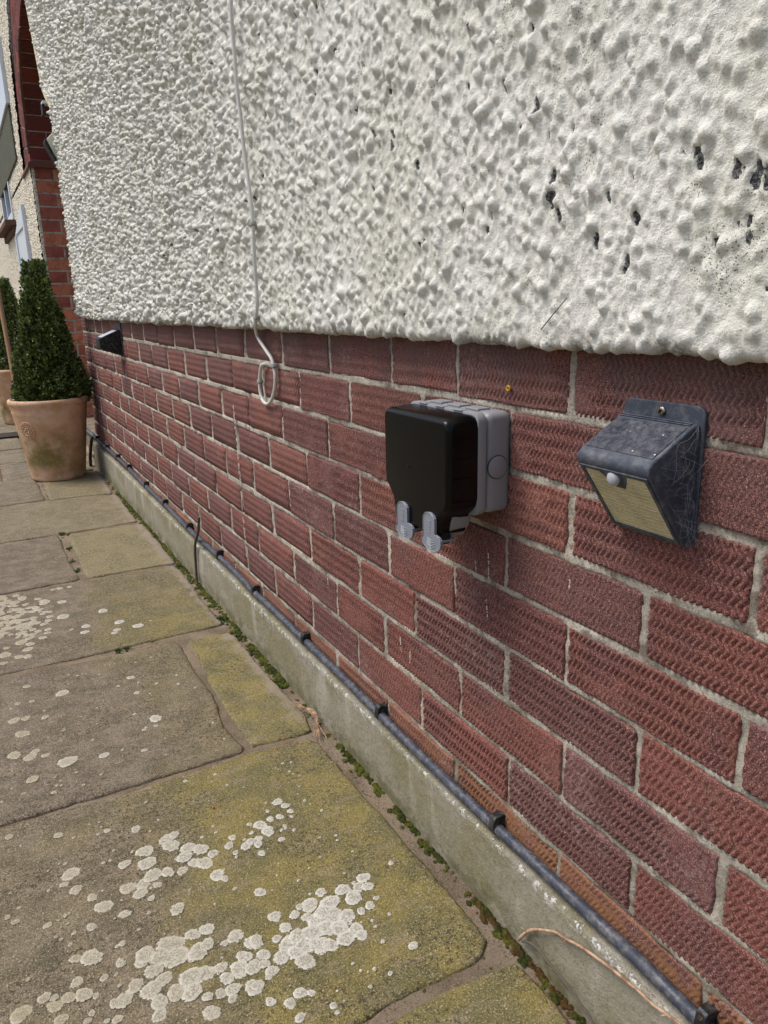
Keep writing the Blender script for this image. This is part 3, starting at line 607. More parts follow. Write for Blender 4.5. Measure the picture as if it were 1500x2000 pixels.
for cidx in range(1, 10):
    J = list(ODD if cidx % 2 else EVE); J[4:10] = OVR[cidx]
    zt = BT - 0.075 * (cidx - 1); zb = zt - 0.075
    if cidx == 1: zt += 0.012
    for j in range(len(J) - 1):
        y0 = J[j] + 0.0033 + rb.uniform(-.0015, .0015); y1 = J[j + 1] - 0.0033 + rb.uniform(-.0015, .0015)
        if J[j + 1] > 4.1: y1 = WEND
        a = zb + 0.0033 + rb.uniform(-.0015, .0012); b = zt - 0.0033 + rb.uniform(-.0012, .0018)
        RECTS.append((y0, y1, a, b))
        near = y0 < 1.22 and y1 > 0.14
        if near:
            dy = 0.0012 if y0 < 0.75 else 0.0014; dz = 0.0019 if y0 < 0.75 else 0.0024
        else: dy, dz = 0.016, 0.011
        ny = max(4, int((y1 - y0) / dy)); nz = max(4, int((b - a) / dz))
        yy = np.linspace(y0, y1, ny); zz = np.linspace(a, b, nz)
        Yb, Zb = np.meshgrid(yy, zz)
        tilt = rb.uniform(-.0012, .0012) * (Yb - y0) / (y1 - y0); prd = rb.uniform(-0.0006, 0.0014)
        sd = rb.randint(0, 9999)
        H = 0.0007 * fbm(Yb * 40, Zb * 40, sd, 3)
        if near:
            ph = rb.uniform(0, 1); lz = rb.uniform(.0145, .0175); ly = rb.uniform(.0064, .0074); dr = rb.choice([-1, 1, 1, 1]) * rb.uniform(.0050, .0062)
            tri = np.abs(((Zb / lz + ph) % 1) * 2 - 1)
            tri = 0.5 * tri + 0.5 * tri * tri * (3 - 2 * tri)
            warp = 0.0022 * fbm(Yb * 24, Zb * 24, sd + 5, 2)
            phs = 2 * np.pi * (Yb + dr * tri + warp) / ly
            g = (0.5 + 0.5 * np.cos(phs)) ** 2.2
            mask = sstep(-0.75, 0.15, fbm(Yb * 16, Zb * 22, sd + 9, 3) + rb.uniform(-0.15, 0.75))
            H = H - rb.choice([.0016, .0024, .0030, .0032]) * g * (0.10 + 0.90 * mask) + 0.0005 * fbm(Yb * 300, Zb * 300, sd + 2, 2) * (1.4 - mask)
        # worn, uneven arrises
        de = np.minimum(np.minimum(Yb - y0, y1 - Yb + (1 if y1 == WEND else 0)), np.minimum(Zb - a, b - Zb))
        er = 0.0012 + 0.0022 * np.clip(fbm(Yb * 60, Zb * 60, sd + 3, 3) + 0.25, 0, 1)
        edge = 1 - sstep(0, 1, de / er)
        X = -(H + prd) + tilt + (0.0052 if near else 0.004) * edge
        # ragged outline
        jm = 1.0 if near else 0.35
        lowz = 0.0016 * fbm(Yb * 14, Zb * 0 + cidx, sd + 21, 2) * np.clip(np.abs(Zb - (a + b) / 2) / 0.03, 0, 1); Zb = Zb + lowz * np.sign(Zb - (a + b) / 2)
        Yj = Yb + jm * 0.0012 * fbm(Zb * 90, Yb * 5, sd + 11, 2) * (edge > 0); Zj = Zb + jm * 0.0013 * fbm(Yb * 60, Zb * 5, sd + 12, 2) * (edge > 0)
        V = np.stack([X, Yj, Zj], -1).reshape(-1, 3)
        F = grid_faces(nz, ny, True)
        # side skirt back into the mortar
        ring = np.concatenate([np.arange(ny), np.arange(1, nz) * ny + ny - 1, (nz - 1) * ny + np.arange(ny - 2, -1, -1), np.arange(nz - 2, 0, -1) * ny])
        back = V[ring].copy(); back[:, 0] = 0.022; s0 = len(V); m = len(ring); V = np.concatenate([V, back])
        i0 = np.arange(m); i1 = (i0 + 1) % m
        F = np.concatenate([F, np.stack([ring[i0], ring[i1], s0 + i1, s0 + i0], -1)])
        me = np_mesh('brick', V, F, MAT['brick'] if near else MAT['brick_far'])
        o = link('brick', me, house)
        c = rb.choice(COLS); f = rb.uniform(.78, 0.98)
        if cidx >= 5 and rb.random() < .4: c = lin(130, 78, 70)
        if cidx == 9: c = lin(140, 96, 76)
        o.color = (c[0] * f, c[1] * f, c[2] * f, 1)


# mortar between the bricks, roughly pointed, nearly flush in places
ys = np.concatenate([np.arange(-0.6, 0.25, 0.02), np.arange(0.25, 1.6, 0.0036), np.arange(1.6, WEND, 0.009), [WEND - 0.002]])
zs = np.arange(0.05, 0.80, 0.0036)
Yg, Zg = np.meshgrid(ys, zs)
Xm = 0.0022 - 0.0030 * np.clip(fbm(Yg * 22, Zg * 30, 71, 3), -0.9, 0.9) - 0.0012 * fbm(Yg * 150, Zg * 150, 73, 2)
for (y0, y1, a, b) in RECTS:
    i0, i1 = np.searchsorted(ys, y0 + .0035), np.searchsorted(ys, y1 - .0035); j0, j1 = np.searchsorted(zs, a + .0035), np.searchsorted(zs, b - .0035)
    Xm[j0:j1, i0:i1] = 0.012
me = np_mesh('mortar_joints', np.stack([Xm, Yg, Zg], -1).reshape(-1, 3), grid_faces(len(zs), len(ys), True), MAT['mortar'])
link('mortar_joints', me, house)

# ---- plinth
ys = np.concatenate([np.arange(-0.6, 0.3, 0.03), np.arange(0.3, 1.6, 0.006), np.arange(1.6, 4.1, 0.02), [4.1, 4.13]])
ztop = 0.115 + 0.0045 * np.clip(ys - 1.0, 0, None)
px = -0.0182 + 0.0012 * fbm(ys * 7, ys * 0, 81, 3)
rows = []
prof = [(0.006, 0.0025), (-0.002, 0.0015), (-0.009, 0.0008)]
for xx, dz in prof: rows.append((np.full_like(ys, xx), ztop + dz))
for t in np.linspace(0, 1, 5): rows.append((px + 0.004 * (1 - math.sin(t * math.pi / 2)), ztop - 0.004 * (1 - math.cos(t * math.pi / 2))))
for s in np.linspace(0.06, 1, 24): rows.append((px + 0 * ys, ztop - 0.004 + (-0.02 - ztop) * s))
Xp = np.array([r[0] for r in rows]); Zp = np.array([r[1] for r in rows]); Yp = np.tile(ys, (len(rows), 1))
rough = 0.0011 * fbm(Yp * 45, Zp * 45, 83, 3) + 0.0009 * fbm(Yp * 160, Zp * 160, 84, 2) + 0.0016 * np.clip(fbm(Yp * 20, Zp * 60, 85, 2), 0, 1) * (Zp > ztop[None, :] - 0.012)
Xp = Xp - rough * (Xp < -0.004); Zp = Zp + rough * (np.arange(len(rows))[:, None] < 6) * 1.2
me = np_mesh('plinth', np.stack([Xp, Yp, Zp], -1).reshape(-1, 3), grid_faces(len(rows), len(ys), False), MAT['plinth'])
link('plinth', me, house)
bm_obj('plinth_end', box_bm(-0.0175, 0.3, WEND - 0.02, 4.13, -0.04, 0.128), MAT['plinth'], house)

def shiftf(z): return 0.17 * sstep(1.66, 1.80, z) + 0.42 * np.clip(np.asarray(z) - 1.80, 0, 1.4)
# ---- painted roughcast coat: every pebble is relief
def roughcast():
    yv = [-0.45]
    while yv[-1] < WC - 0.004:
        y = yv[-1]; yv.append(y + (0.010 if y < 0.2 else 0.0017 if y < 0.95 else 0.0019 + (y - 0.95) * 0.0017))
    yv[-1] = WC; yv = np.array(yv)
    DZ = 0.0028; zv = np.arange(0.765, 2.46, DZ); nz, ny = len(zv), len(yv)
    H = np.zeros((nz, ny)); chip = np.zeros((nz, ny)); dirt = np.zeros((nz, ny))
    zmax = lambda y: 1.36 + 0.27 * y
    rg = np.random.default_rng(5)
    def stamp(y, z, ry, rz, h, ang, mode='max', arr=None, p=1.0):
        R_ = max(ry, rz) * 1.25
        i0, i1 = np.searchsorted(yv, y - R_), np.searchsorted(yv, y + R_)
        j0, j1 = max(0, int((z - R_ - zv[0]) / DZ)), min(nz, int((z + R_ - zv[0]) / DZ) + 2)
        if i1 <= i0 or j1 <= j0: return
        dy = yv[i0:i1][None, :] - y; dz = zv[j0:j1][:, None] - z
        ca, sa = math.cos(ang), math.sin(ang)
        u = (dy * ca + dz * sa) / ry; v = (-dy * sa + dz * ca) / rz
        q = u * u + v * v
        s = np.clip(1 - q, 0, 1)
        if mode == 'max': H[j0:j1, i0:i1] = np.maximum(H[j0:j1, i0:i1], h * s ** p + 0.35 * H[j0:j1, i0:i1] * (s > 0))
        elif mode == 'add': H[j0:j1, i0:i1] += h * s
        else: arr[j0:j1, i0:i1] = np.maximum(arr[j0:j1, i0:i1], s ** .6)
    n = 90000
    Y = rg.uniform(-0.45, WC, n); Zz = rg.uniform(0.75, 2.4, n)
    ok = Zz < zmax(Y) + 0.02; Y, Zz = Y[ok], Zz[ok]
    rad = np.where(rg.uniform(size=len(Y)) < 0.13, rg.uniform(.0054, .0086, len(Y)), rg.uniform(.0022, .0052, len(Y)))
    rad = rad * (1 + 0.35 * sstep(1.0, 2.5, Y))
    asp = rg.uniform(.7, 1.0, len(Y)); an = rg.normal(0.9, 0.7, len(Y)); hh = rg.uniform(.4, 1.0, len(Y))
    lowd = sstep(-0.2, 0.35, fbm(Y * 9, Zz * 9, 91, 2) + 0.25)
    for i in range(len(Y)):
        if lowd[i] < 0.5 and rad[i] < 0.0054 and rg.uniform() < .45 and Y[i] < 1.1: continue
        pw = 0.5 if Y[i] > 1.0 else float(0.5 + 0.35 * (hsh(np.array(i), np.array(3), 1)))
        stamp(Y[i], Zz[i], rad[i], rad[i] * asp[i], rad[i] * hh[i] * float(np.interp(Y[i], [.3, 1, 2], [.98, 1.3, 1.9])), an[i], 'max', None, pw)
    m_ = 15000; Y2 = rg.uniform(0.28, 1.25, m_); Z2 = rg.uniform(0.76, 1.6, m_)
    for i in range(m_):
        if Z2[i] > zmax(Y2[i]): continue
        r = rg.uniform(.0016, .0034); stamp(Y2[i], Z2[i], r, r * rg.uniform(.6, 1), r * rg.uniform(.3, .7), rg.uniform(0, 3), 'add')
    # thick brushed paint: soften the hollows a little
    def blur(A):
        B = A.copy(); B[1:-1, 1:-1] = (A[1:-1, 1:-1] * 4 + (A[:-2, 1:-1] + A[2:, 1:-1] + A[1:-1, :-2] + A[1:-1, 2:]) * 2 + A[:-2, :-2] + A[2:, 2:] + A[:-2, 2:] + A[2:, :-2]) / 16
        return B
    near = sstep(2.2, 1.0, yv)[None, :]
    H = H * 0.45 * near + blur(H) * 0.55 * near + H * (1 - near)
    Yg, Zg = np.meshgrid(yv, zv)
    H += 0.0026 * fbm(Yg * 11, Zg * 11, 93, 3) + 0.0016 * np.clip(fbm((Yg + Zg * 0.6) * 60, (Zg - Yg * .3) * 35, 95, 3), -1, 1) + 0.0010 * fbm(Yg * 200, Zg * 200, 96, 2)
    # places where a pebble has dropped out or the paint has flaked
    CH = [(0.609, 0.987, 1), (0.594, 0.955, 1), (0.584, 0.921, 1.1), (0.585, 0.902, 1.3), (0.575, 0.884, 1.4), (0.524, 0.865, 1.3), (0.42, 0.911, 1.2), (0.384, 0.895, 1.3), (0.37, 0.893, 1.3), (0.361, 0.889, 1.2), (0.514, 0.894, 1), (0.479, 0.875, 1), (0.486, 0.843, 1.1), (0.399, 0.85, .8), (0.371, 0.848, .9), (0.881, 1.01, .9), (0.66, 1.013, 1), (0.885, 0.999, .9), (0.373, 0.864, .8), (0.62, 1.052, .7), (0.824, 0.969, .8), (0.635, 0.973, .7), (0.735, 0.908, .8), (0.686, 0.885, .8), (0.679, 0.897, .7)]
    for _ in range(620):
        yy, z_ = rg.uniform(0.3, 3.6), rg.uniform(0.775, 1.5); CH.append((yy, z_, rg.uniform(.28, .62) * (1 + .25 * yy)))
    for (cy, cz, s) in CH:
        for q in range(3 if s > .6 else 1):
            oy, oz = rg.normal(0, .0016 * s), rg.normal(0, .0026 * s); r = 0.0036 * s * rg.uniform(.7, 1.1)
            stamp(cy + oy, cz + oz, r * .8, r * 1.5, 0, rg.uniform(-.5, .5), 'arr', chip)
    H -= 0.0050 * np.clip(chip, 0, 1) * (0.6 + 0.8 * vn(Yg * 300, Zg * 300, 44))
    lip = sstep(0.03, 0.0, Zg - 0.765)
    dirt = lip * 0.75 * sstep(-.3, .4, fbm(Yg * 30, Zg * 30, 97, 3))
    # ragged drip edge
    eb = 0.0030 * fbm(yv * 24, yv * 0, 98, 3) + 0.0035 * np.abs(fbm(yv * 90, yv * 0, 99, 2))
    Zd = Zg - eb[None, :] * sstep(0.035, 0, Zg - 0.765) - 0.35 * H * lip
    # coat thickness with a bullnosed bottom
    t = np.clip((Zg - 0.765) / 0.012, 0, 1)
    X = -0.0255 - H + 0.012 * (1 - np.sqrt(np.clip(1 - (1 - t) ** 2, 0, 1)))
    # the corner leans out above the springing of the doorway arch
    sh = shiftf(Zd) * sstep(3.4, WC, Yg)
    Yo = Yg + sh
    V = np.stack([X, Yo, Zd], -1)
    keep_col = zmax(Yg[:-1, :-1]) > Zg[:-1, :-1]
    # underside rows
    un = []
    for xx in (-0.004, 0.010):
        un.append(np.stack([np.full(ny, xx), yv, Zd[0] + 0.002 + 0.004 * (xx + .004) * 10], -1))
    V = np.concatenate([np.stack(un[::-1]), V])
    F = grid_faces(nz + 2, ny, True).reshape(nz + 1, ny - 1, 4)
    F = np.concatenate([F[:2].reshape(-1, 4), F[2:][keep_col]])
    z2 = np.zeros((2, ny))
    chip = np.concatenate([z2, chip]); dirt = np.concatenate([z2 + .8, dirt])
    V = V.reshape(-1, 3)
    used = np.zeros(len(V), bool); used[F.ravel()] = True; idx = np.cumsum(used) - 1
    return np_mesh('render_coat', V[used], idx[F], MAT['roughcast'], True, {'chip': chip.ravel()[used], 'dirt': dirt.ravel()[used]})
link('render_coat', roughcast(), house)
# coarser continuation above and behind the camera
ys = np.append(np.arange(-1.6, WC - .01, 0.02), WC); zs = np.arange(0.775, 3.2, 0.02); Yg, Zg = np.meshgrid(ys, zs)
Hc = 0.004 * vn(Yg * 130, Zg * 130, 7)
F = grid_faces(len(zs), len(ys), True).reshape(len(zs) - 1, len(ys) - 1, 4)
kp = (Zg[:-1, :-1] > 1.33 + 0.27 * Yg[:-1, :-1]) | (Yg[:-1, :-1] < -0.44)
Yo = Yg + shiftf(Zg) * sstep(3.4, WC, Yg)
link('render_coat', np_mesh('render_coat_upper', np.stack([-0.019 - Hc, Yo, Zg], -1).reshape(-1, 3), F[kp], MAT['roughcast'], True, {'chip': np.zeros(Yg.size), 'dirt': np.zeros(Yg.size)}), house)
# smooth cream bead down the far corner
pts = [Vector((-0.012, WC + 0.004 + float(shiftf(z)), z)) for z in np.arange(0.78, 2.9, 0.04)]
k = M('cream_bead', 0.7, 0.3); k.col(k.mix(k.noise(60, 4), lin(226, 216, 186), lin(206, 194, 160))); MAT['bead'] = k.m
bm_obj('corner_bead', tube_bm(pts, [0.012 + 0.012 * (p.z > 1.7) for p in pts], 8), MAT['bead'], house, True)

# lime splash that has run down the bricks
bm = bmesh.new()
def run(pts, w, gap=0.25):
    P = cr(pts, 8); rs = random.Random(int(pts[0][1] * 1000))
    for i in range(len(P) - 1):
        if rs.random() < gap: continue
        p = P[i]; q = P[i + 1]
        for s in (-1, 1):
            if rs.random() < .3: continue
            c = (p + q) / 2 + Vector((0, s * w * rs.uniform(.3, 1.1), 0)); a = rs.uniform(.0004, .0010) * (2.4 if w > .002 else 1); b = abs(q.z - p.z) * rs.uniform(.35, .8)
            ring = [bm.verts.new((-0.0030, c.y + math.cos(t) * a * rs.uniform(.6, 1.3), c.z + math.sin(t) * b)) for t in [k_ * math.pi / 3 for k_ in range(6)]]
            cc = bm.verts.new((-0.0042, c.y, c.z))
            for k_ in range(6): bm.faces.new((cc, ring[(k_ + 1) % 6], ring[k_]))
run([(-.002, 1.698, .585), (-.002, 1.697, .561), (-.002, 1.694, .513), (-.002, 1.691, .445), (-.002, 1.688, .377), (-.002, 1.688, .312), (-.002, 1.686, .274), (-.002, 1.685, .21)], 0.004, 0.1)
for a, b in [((.93, .302), (.927, .278)), ((.708, .446), (.704, .419)), ((.705, .508), (.703, .474)), ((.732, .489), (.73, .476)), ((.899, .294), (.901, .268)), ((1.2, .32), (1.2, .30)), ((.56, .52), (.56, .51))]:
    run([(-.002, a[0], a[1]), (-.002, (a[0] + b[0]) / 2, (a[1] + b[1]) / 2), (-.002, b[0], b[1])], 0.0006, 0.15)
bm_obj('lime_splash', bm, MAT['splash'], house, kind='stuff')

# ================================================================== arched doorway beyond the corner
arch = empty('arched_doorway', (0, 5.28, 0)); tag(arch, 'red brick jamb and arch of the doorway beyond the corner', 'doorway')
def at(o, p):   # keep world placement under a parent with an offset
    o.location = -p.location; return o
YJ, ZS, RI, RO = 5.29, 1.655, 0.66, 1.02; YC = 4.70
at(bm_obj('jamb_core', box_bm(0.006, 0.33, YJ + 0.003, YJ + 0.8, -0.03, ZS - .03), MAT['mortar'], arch), arch)
rb = random.Random(9); JC = [lin(204, 124, 92), lin(170, 92, 74), lin(208, 130, 94), lin(186, 110, 84), lin(166, 92, 76)]
def tint(o, lst, r, lo=.85, hi=1.12):
    c = r.choice(lst); f = r.uniform(lo, hi); o.color = (c[0] * f, c[1] * f, c[2] * f, 1); return o
n = 0; z = -0.02
while z < ZS - 0.06:
    segs = [(0.0, 0.108), (0.118, 0.33)] if n % 2 else [(0.0, 0.218), (0.228, 0.33)]
    for a, b in segs:
        me = None; bm = box_bm(a, b, YJ, YJ + 0.1, z, z + 0.066, 0.003, 2)
        tint(at(bm_obj('brick', bm, MAT['jamb'], arch), arch), JC, rb)
    z += 0.0755; n += 1
bm = prism_bm([(-0.035, ZS - 0.03), (-0.03, ZS - 0.008), (-0.018, ZS + 0.006), (0.0, ZS + 0.01), (0.33, ZS + 0.01), (0.33, ZS - 0.03)], 'y', YJ - 0.035, 5.74); bevel(bm, .003)
at(bm_obj('impost', bm, MAT['mould'], arch), arch)
JD = [lin(112, 52, 46), lin(98, 46, 42), lin(90, 44, 42), lin(120, 54, 44)]
nv = 24; dth = math.pi / nv
for i in range(nv):
    a0, a1 = i * dth + 0.006, (i + 1) * dth - 0.006
    rm = (RI + 0.215, RI + 0.225) if i % 2 else (RO - 0.225, RO - 0.215)
    for (r0_, r1_, xa, xb) in [(RI, rm[0], *q_) for q_ in (((-0.004, 0.10), (0.108, 0.33)) if i % 2 else ((-0.004, 0.215), (0.223, 0.33)))] + [(rm[1], RO, -0.004, 0.1)]:
        P = [(YC + r * math.cos(a), ZS + 0.012 + r * math.sin(a)) for r, a in ((r0_, a0), (r0_, a1), (r1_, a1), (r1_, a0))]
        bm = prism_bm(P, 'x', xa, xb); bevel(bm, .002, 1)
        tint(at(bm_obj('brick', bm, MAT['jamb'], arch), arch), JD, rb)
P = [(YC + (RI + .006) * math.cos(math.pi * k_ / 40), ZS + .012 + (RI + .006) * math.sin(math.pi * k_ / 40)) for k_ in range(41)] + [(YC + (RO - .004) * math.cos(math.pi * k_ / 40), ZS + .012 + (RO - .004) * math.sin(math.pi * k_ / 40)) for k_ in range(40, -1, -1)]
at(bm_obj('arch_mortar', prism_bm(P, 'x', 0.002, 0.325), MAT['mortar'], arch), arch)
# a bare climber stem along the arris of the arch
pts = [(-0.012, YJ - .02, 1.70), (-0.014, YJ - .03, 1.78), (-0.012, YJ - .06, 1.9), (-0.015, YJ - .12, 2.02), (-0.012, YJ - .2, 2.12), (-0.014, YJ - .32, 2.2), (-0.012, YJ - .45, 2.24)]
bm = tube_bm(cr(pts, 5), 0.008, 7, None, .15)
for p in cr(pts, 2)[1:-1]:
    tube_bm([p, p + Vector((-.01, -.03, .01)), p + Vector((.02, -.06, .025))], [.002, .0015, .0006], 5, bm)
o = bm_obj('climber_stem', bm, MAT['mould'], None, True); tag(o, 'bare brown climber stem following the edge of the brick arch', 'stem')

# far roughcast wall with the ring cut out of it
fw = empty('far_wall', (0, 6.5, 0)); tag(fw, 'cream pebble dashed wall beyond the brick arch, leftmost in the photo', 'wall')
ys = np.arange(4.3, 10.5, 0.012); zs = np.arange(-0.03, 3.2, 0.012)
ys = ys[(ys < 7.6) | (np.arange(len(ys)) % 3 == 0)]
Yg, Zg = np.meshgrid(ys, zs)
Xf = -0.012 - 0.012 * vn(Yg * 95, Zg * 95, 12)
F = grid_faces(len(zs), len(ys), True).reshape(len(zs) - 1, len(ys) - 1, 4)
yc, zc = Yg[:-1, :-1], Zg[:-1, :-1]
kp = ((zc < ZS - .02) & (yc > YJ + 0.012)) | ((zc >= ZS) & (np.hypot(yc - YC, zc - ZS - .012) > RO - 0.020))
kp &= ~((yc > 7.0) & (yc < 8.1) & (zc > 1.5) & (zc < 1.82))
at(link('render_coat', np_mesh('far_render', np.stack([Xf, Yg, Zg], -1).reshape(-1, 3), F[kp], MAT['far_roughcast']), fw), fw)
at(bm_obj('wall_core', box_bm(0.012, 0.3, 5.72, 10.5, ZS - .02, 3.2), MAT['far_roughcast'], fw), fw)
at(bm_obj('wall_core', box_bm(0.012, 0.3, YJ + 0.81, 10.5, -0.03, ZS - .021), MAT['far_roughcast'], fw), fw)
at(bm_obj('return_render', box_bm(-0.012, 0.004, YJ + 0.0, YJ + 0.02, -0.03, ZS - .03), MAT['far_roughcast'], fw), fw)
w = empty('window', (0, 7.55, 1.5)); tag(w, 'white framed window in the cream pebble dashed wall', 'window')
for (a, b, c, d) in ((7.0, 7.06, 1.5, 1.84), (8.04, 8.1, 1.5, 1.84), (7.06, 8.04, 1.5, 1.56), (7.06, 8.04, 1.79, 1.84), (7.53, 7.57, 1.56, 1.79)):
    at(bm_obj('frame', box_bm(-0.03, 0.03, a, b, c, d, .004), MAT['upvc'], w), w)
at(bm_obj('pane', box_bm(0.0, 0.008, 7.06, 7.53, 1.56, 1.79), MAT['glass'], w), w); at(bm_obj('pane', box_bm(0.0, 0.008, 7.57, 8.04, 1.56, 1.79), MAT['glass'], w), w)
s = empty('window_sill', (0, 7.5, 1.46)); tag(s, 'brown tiled sill under the far window', 'window sill')
for i in range(12):
    at(bm_obj('sill_tile', box_bm(-0.10, 0.0, 6.88 + i * .11, 6.985 + i * .11, 1.445, 1.485, .004), MAT['sill'], s), s)
    at(bm_obj('sill_brick', box_bm(-0.045, 0.0, 6.90 + i * .11, 7.0 + i * .11, 1.395, 1.444, .004), MAT['sill'], s), s)
# white door set in the far wall
d = empty('white_door', (0, 6.5, 0)); tag(d, 'narrow white door with a bright pane, just past the brick jamb', 'door')
at(bm_obj('door_frame', box_bm(-0.045, 0.0, 5.98, 6.05, 0.0, 1.5, .005), MAT['upvc'], d), d); at(bm_obj('door_frame', box_bm(-0.045, 0.0, 6.83, 6.9, 0.0, 1.36, .005), MAT['upvc'], d), d)
at(bm_obj('door_leaf', box_bm(-0.034, 0.0, 6.051, 6.829, 0.0, 1.36, .004), MAT['upvc'], d), d)
at(bm_obj('door_head', prism_bm([(6.051, 1.361), (6.829, 1.361), (6.051, 1.5)], 'x', -0.045, 0), MAT['upvc'], d), d)
# canopy above
cn = empty('door_canopy', (0, 6.6, 2.2)); tag(cn, 'white fascia board with a dark olive panel below painted as its shade, high at the left edge of the photo', 'canopy')
at(bm_obj('fascia', box_bm(-0.045, -0.0, 5.93, 8.2, 2.11, 2.50, .004), MAT['upvc'], cn), cn)
k = M('olive_shade', .8, .2); k.col(k.mix(k.noise(9, 3), lin(104, 104, 88), lin(70, 70, 58))); at(bm_obj('shade_panel', box_bm(-0.032, -0.0, 5.98, 8.2, 1.78, 2.109, .004), k.m, cn), cn)  # dark olive box stands in for the shade below the fascia
at(bm_obj('gutter', box_bm(-0.09, -0.0, 6.0, 8.2, 2.501, 2.60, .01), MAT['black_matt'], cn), cn)
# porch floor step
st = empty('door_step', (0.1, 4.7, 0)); tag(st, 'pale stone step inside the arched doorway', 'step')
at(bm_obj('tread', box_bm(0.03, 1.3, 4.16, 5.26, -0.03, 0.105, .008), MAT['bedding'], st), st)
at(bm_obj('riser_pipe', tube_bm([(0.02, 4.2, .125), (0.016, 4.7, .12), (0.016, 5.25, .12)], .012, 8), MAT['pipe'], st, True), st)

# lights hung on the corner, seen edge on
fl = empty('floodlight', (0, 3.97, 1.5)); tag(fl, 'small cream floodlight clipped to the far corner of the render', 'floodlight')
bm = prism_bm([(-0.022, 1.585), (-0.062, 1.545), (-0.066, 1.53), (-0.022, 1.44)], 'y', 3.945, 4.02)
bevel(bm, .004)
at(bm_obj('casing', bm, MAT['cream_metal'], fl), fl)
at(bm_obj('lens_rim', prism_bm([(-.067, 1.547), (-.074, 1.53), (-.030, 1.436), (-.023, 1.440)], 'y', 3.943, 4.022), MAT['black_matt'], fl), fl)
hk = empty('wall_bracket', (0, 4.02, 1.7)); tag(hk, 'little white and black bracket on the render corner above the floodlight', 'bracket')
at(bm_obj('arm', box_bm(-0.055, -0.02, 4.0, 4.05, 1.700, 1.712, .002), MAT['upvc'], hk), hk)
at(bm_obj('hook', box_bm(-0.058, -0.046, 4.0, 4.05, 1.655, 1.699, .002), MAT['black_matt'], hk), hk)

# ================================================================== topiary pots
def pot(cx, cy, label, emblem):
    t = empty('terracotta_pot', (cx, cy, 0)); tag(t, label, 'plant pot', 'terracotta pots by the wall')
    prof = [(0.0, 0.0), (0.118, 0.0), (0.124, 0.006), (0.124, 0.014), (0.128, 0.03), (0.158, 0.25), (0.168, 0.325), (0.171, 0.333), (0.169, 0.341), (0.173, 0.352), (0.174, 0.364), (0.180, 0.372), (0.182, 0.382), (0.179, 0.392), (0.172, 0.396), (0.166, 0.393), (0.158, 0.380), (0.155, 0.35), (0.153, 0.345), (0.0, 0.345)]
    bm = lathe_bm(prof[1:-1], 0, 0, 72)
    o = bm_obj('pot_body', bm, MAT['terracotta'], t, True, angle=50)
    bm_obj('soil', lathe_bm([(0.156, 0.35), (0.158, 0.362), (0.10, 0.368)], 0, 0, 32), MAT['soil'], t, True)
    if emblem:
        # moulded wreath roundel, bent to the wall of the pot
        ang = math.radians(emblem); bm = bmesh.new()
        def P(u, v, h):   # u along, v up, h out
            z = 0.255 + v; r = 0.1585 + (z - .25) * 0.135 + h; a = ang + u / r
            return (r * math.cos(a), r * math.sin(a), z)
        for R_, w_, nn in ((0.040, 0.0032, 40), (0.024, 0.0026, 32)):
            rings = []
            for i in range(nn):
                a = 2 * math.pi * i / nn; rings.append([bm.verts.new(P((R_ + w_ * math.cos(b)) * math.cos(a), (R_ + w_ * math.cos(b)) * math.sin(a), w_ * .8 * math.sin(b) + .0004)) for b in [2 * math.pi * q / 8 for q in range(8)]])
            for i in range(nn):
                for q in range(8): bm.faces.new((rings[i][q], rings[(i + 1) % nn][q], rings[(i + 1) % nn][(q + 1) % 8], rings[i][(q + 1) % 8]))
        for i in range(14):
            a = 2 * math.pi * i / 14; c = P(0.032 * math.cos(a), 0.032 * math.sin(a), .001)
            bmesh.ops.create_icosphere(bm, subdivisions=1, radius=0.0042, matrix=Matrix.Translation(c))
        for i in range(6):
            a = 2 * math.pi * i / 6; bmesh.ops.create_icosphere(bm, subdivisions=1, radius=0.006, matrix=Matrix.Translation(P(0.012 * math.cos(a), 0.012 * math.sin(a), .0)))
        bm_obj('roundel', bm, MAT['terracotta'], t, True)
    return t
pot(-0.214, 3.965, 'weathered terracotta pot with a moulded roundel, nearest to the brick corner', 222)
pot(-0.235, 6.10, 'terracotta pot partly hidden behind the nearer potted bush', None)

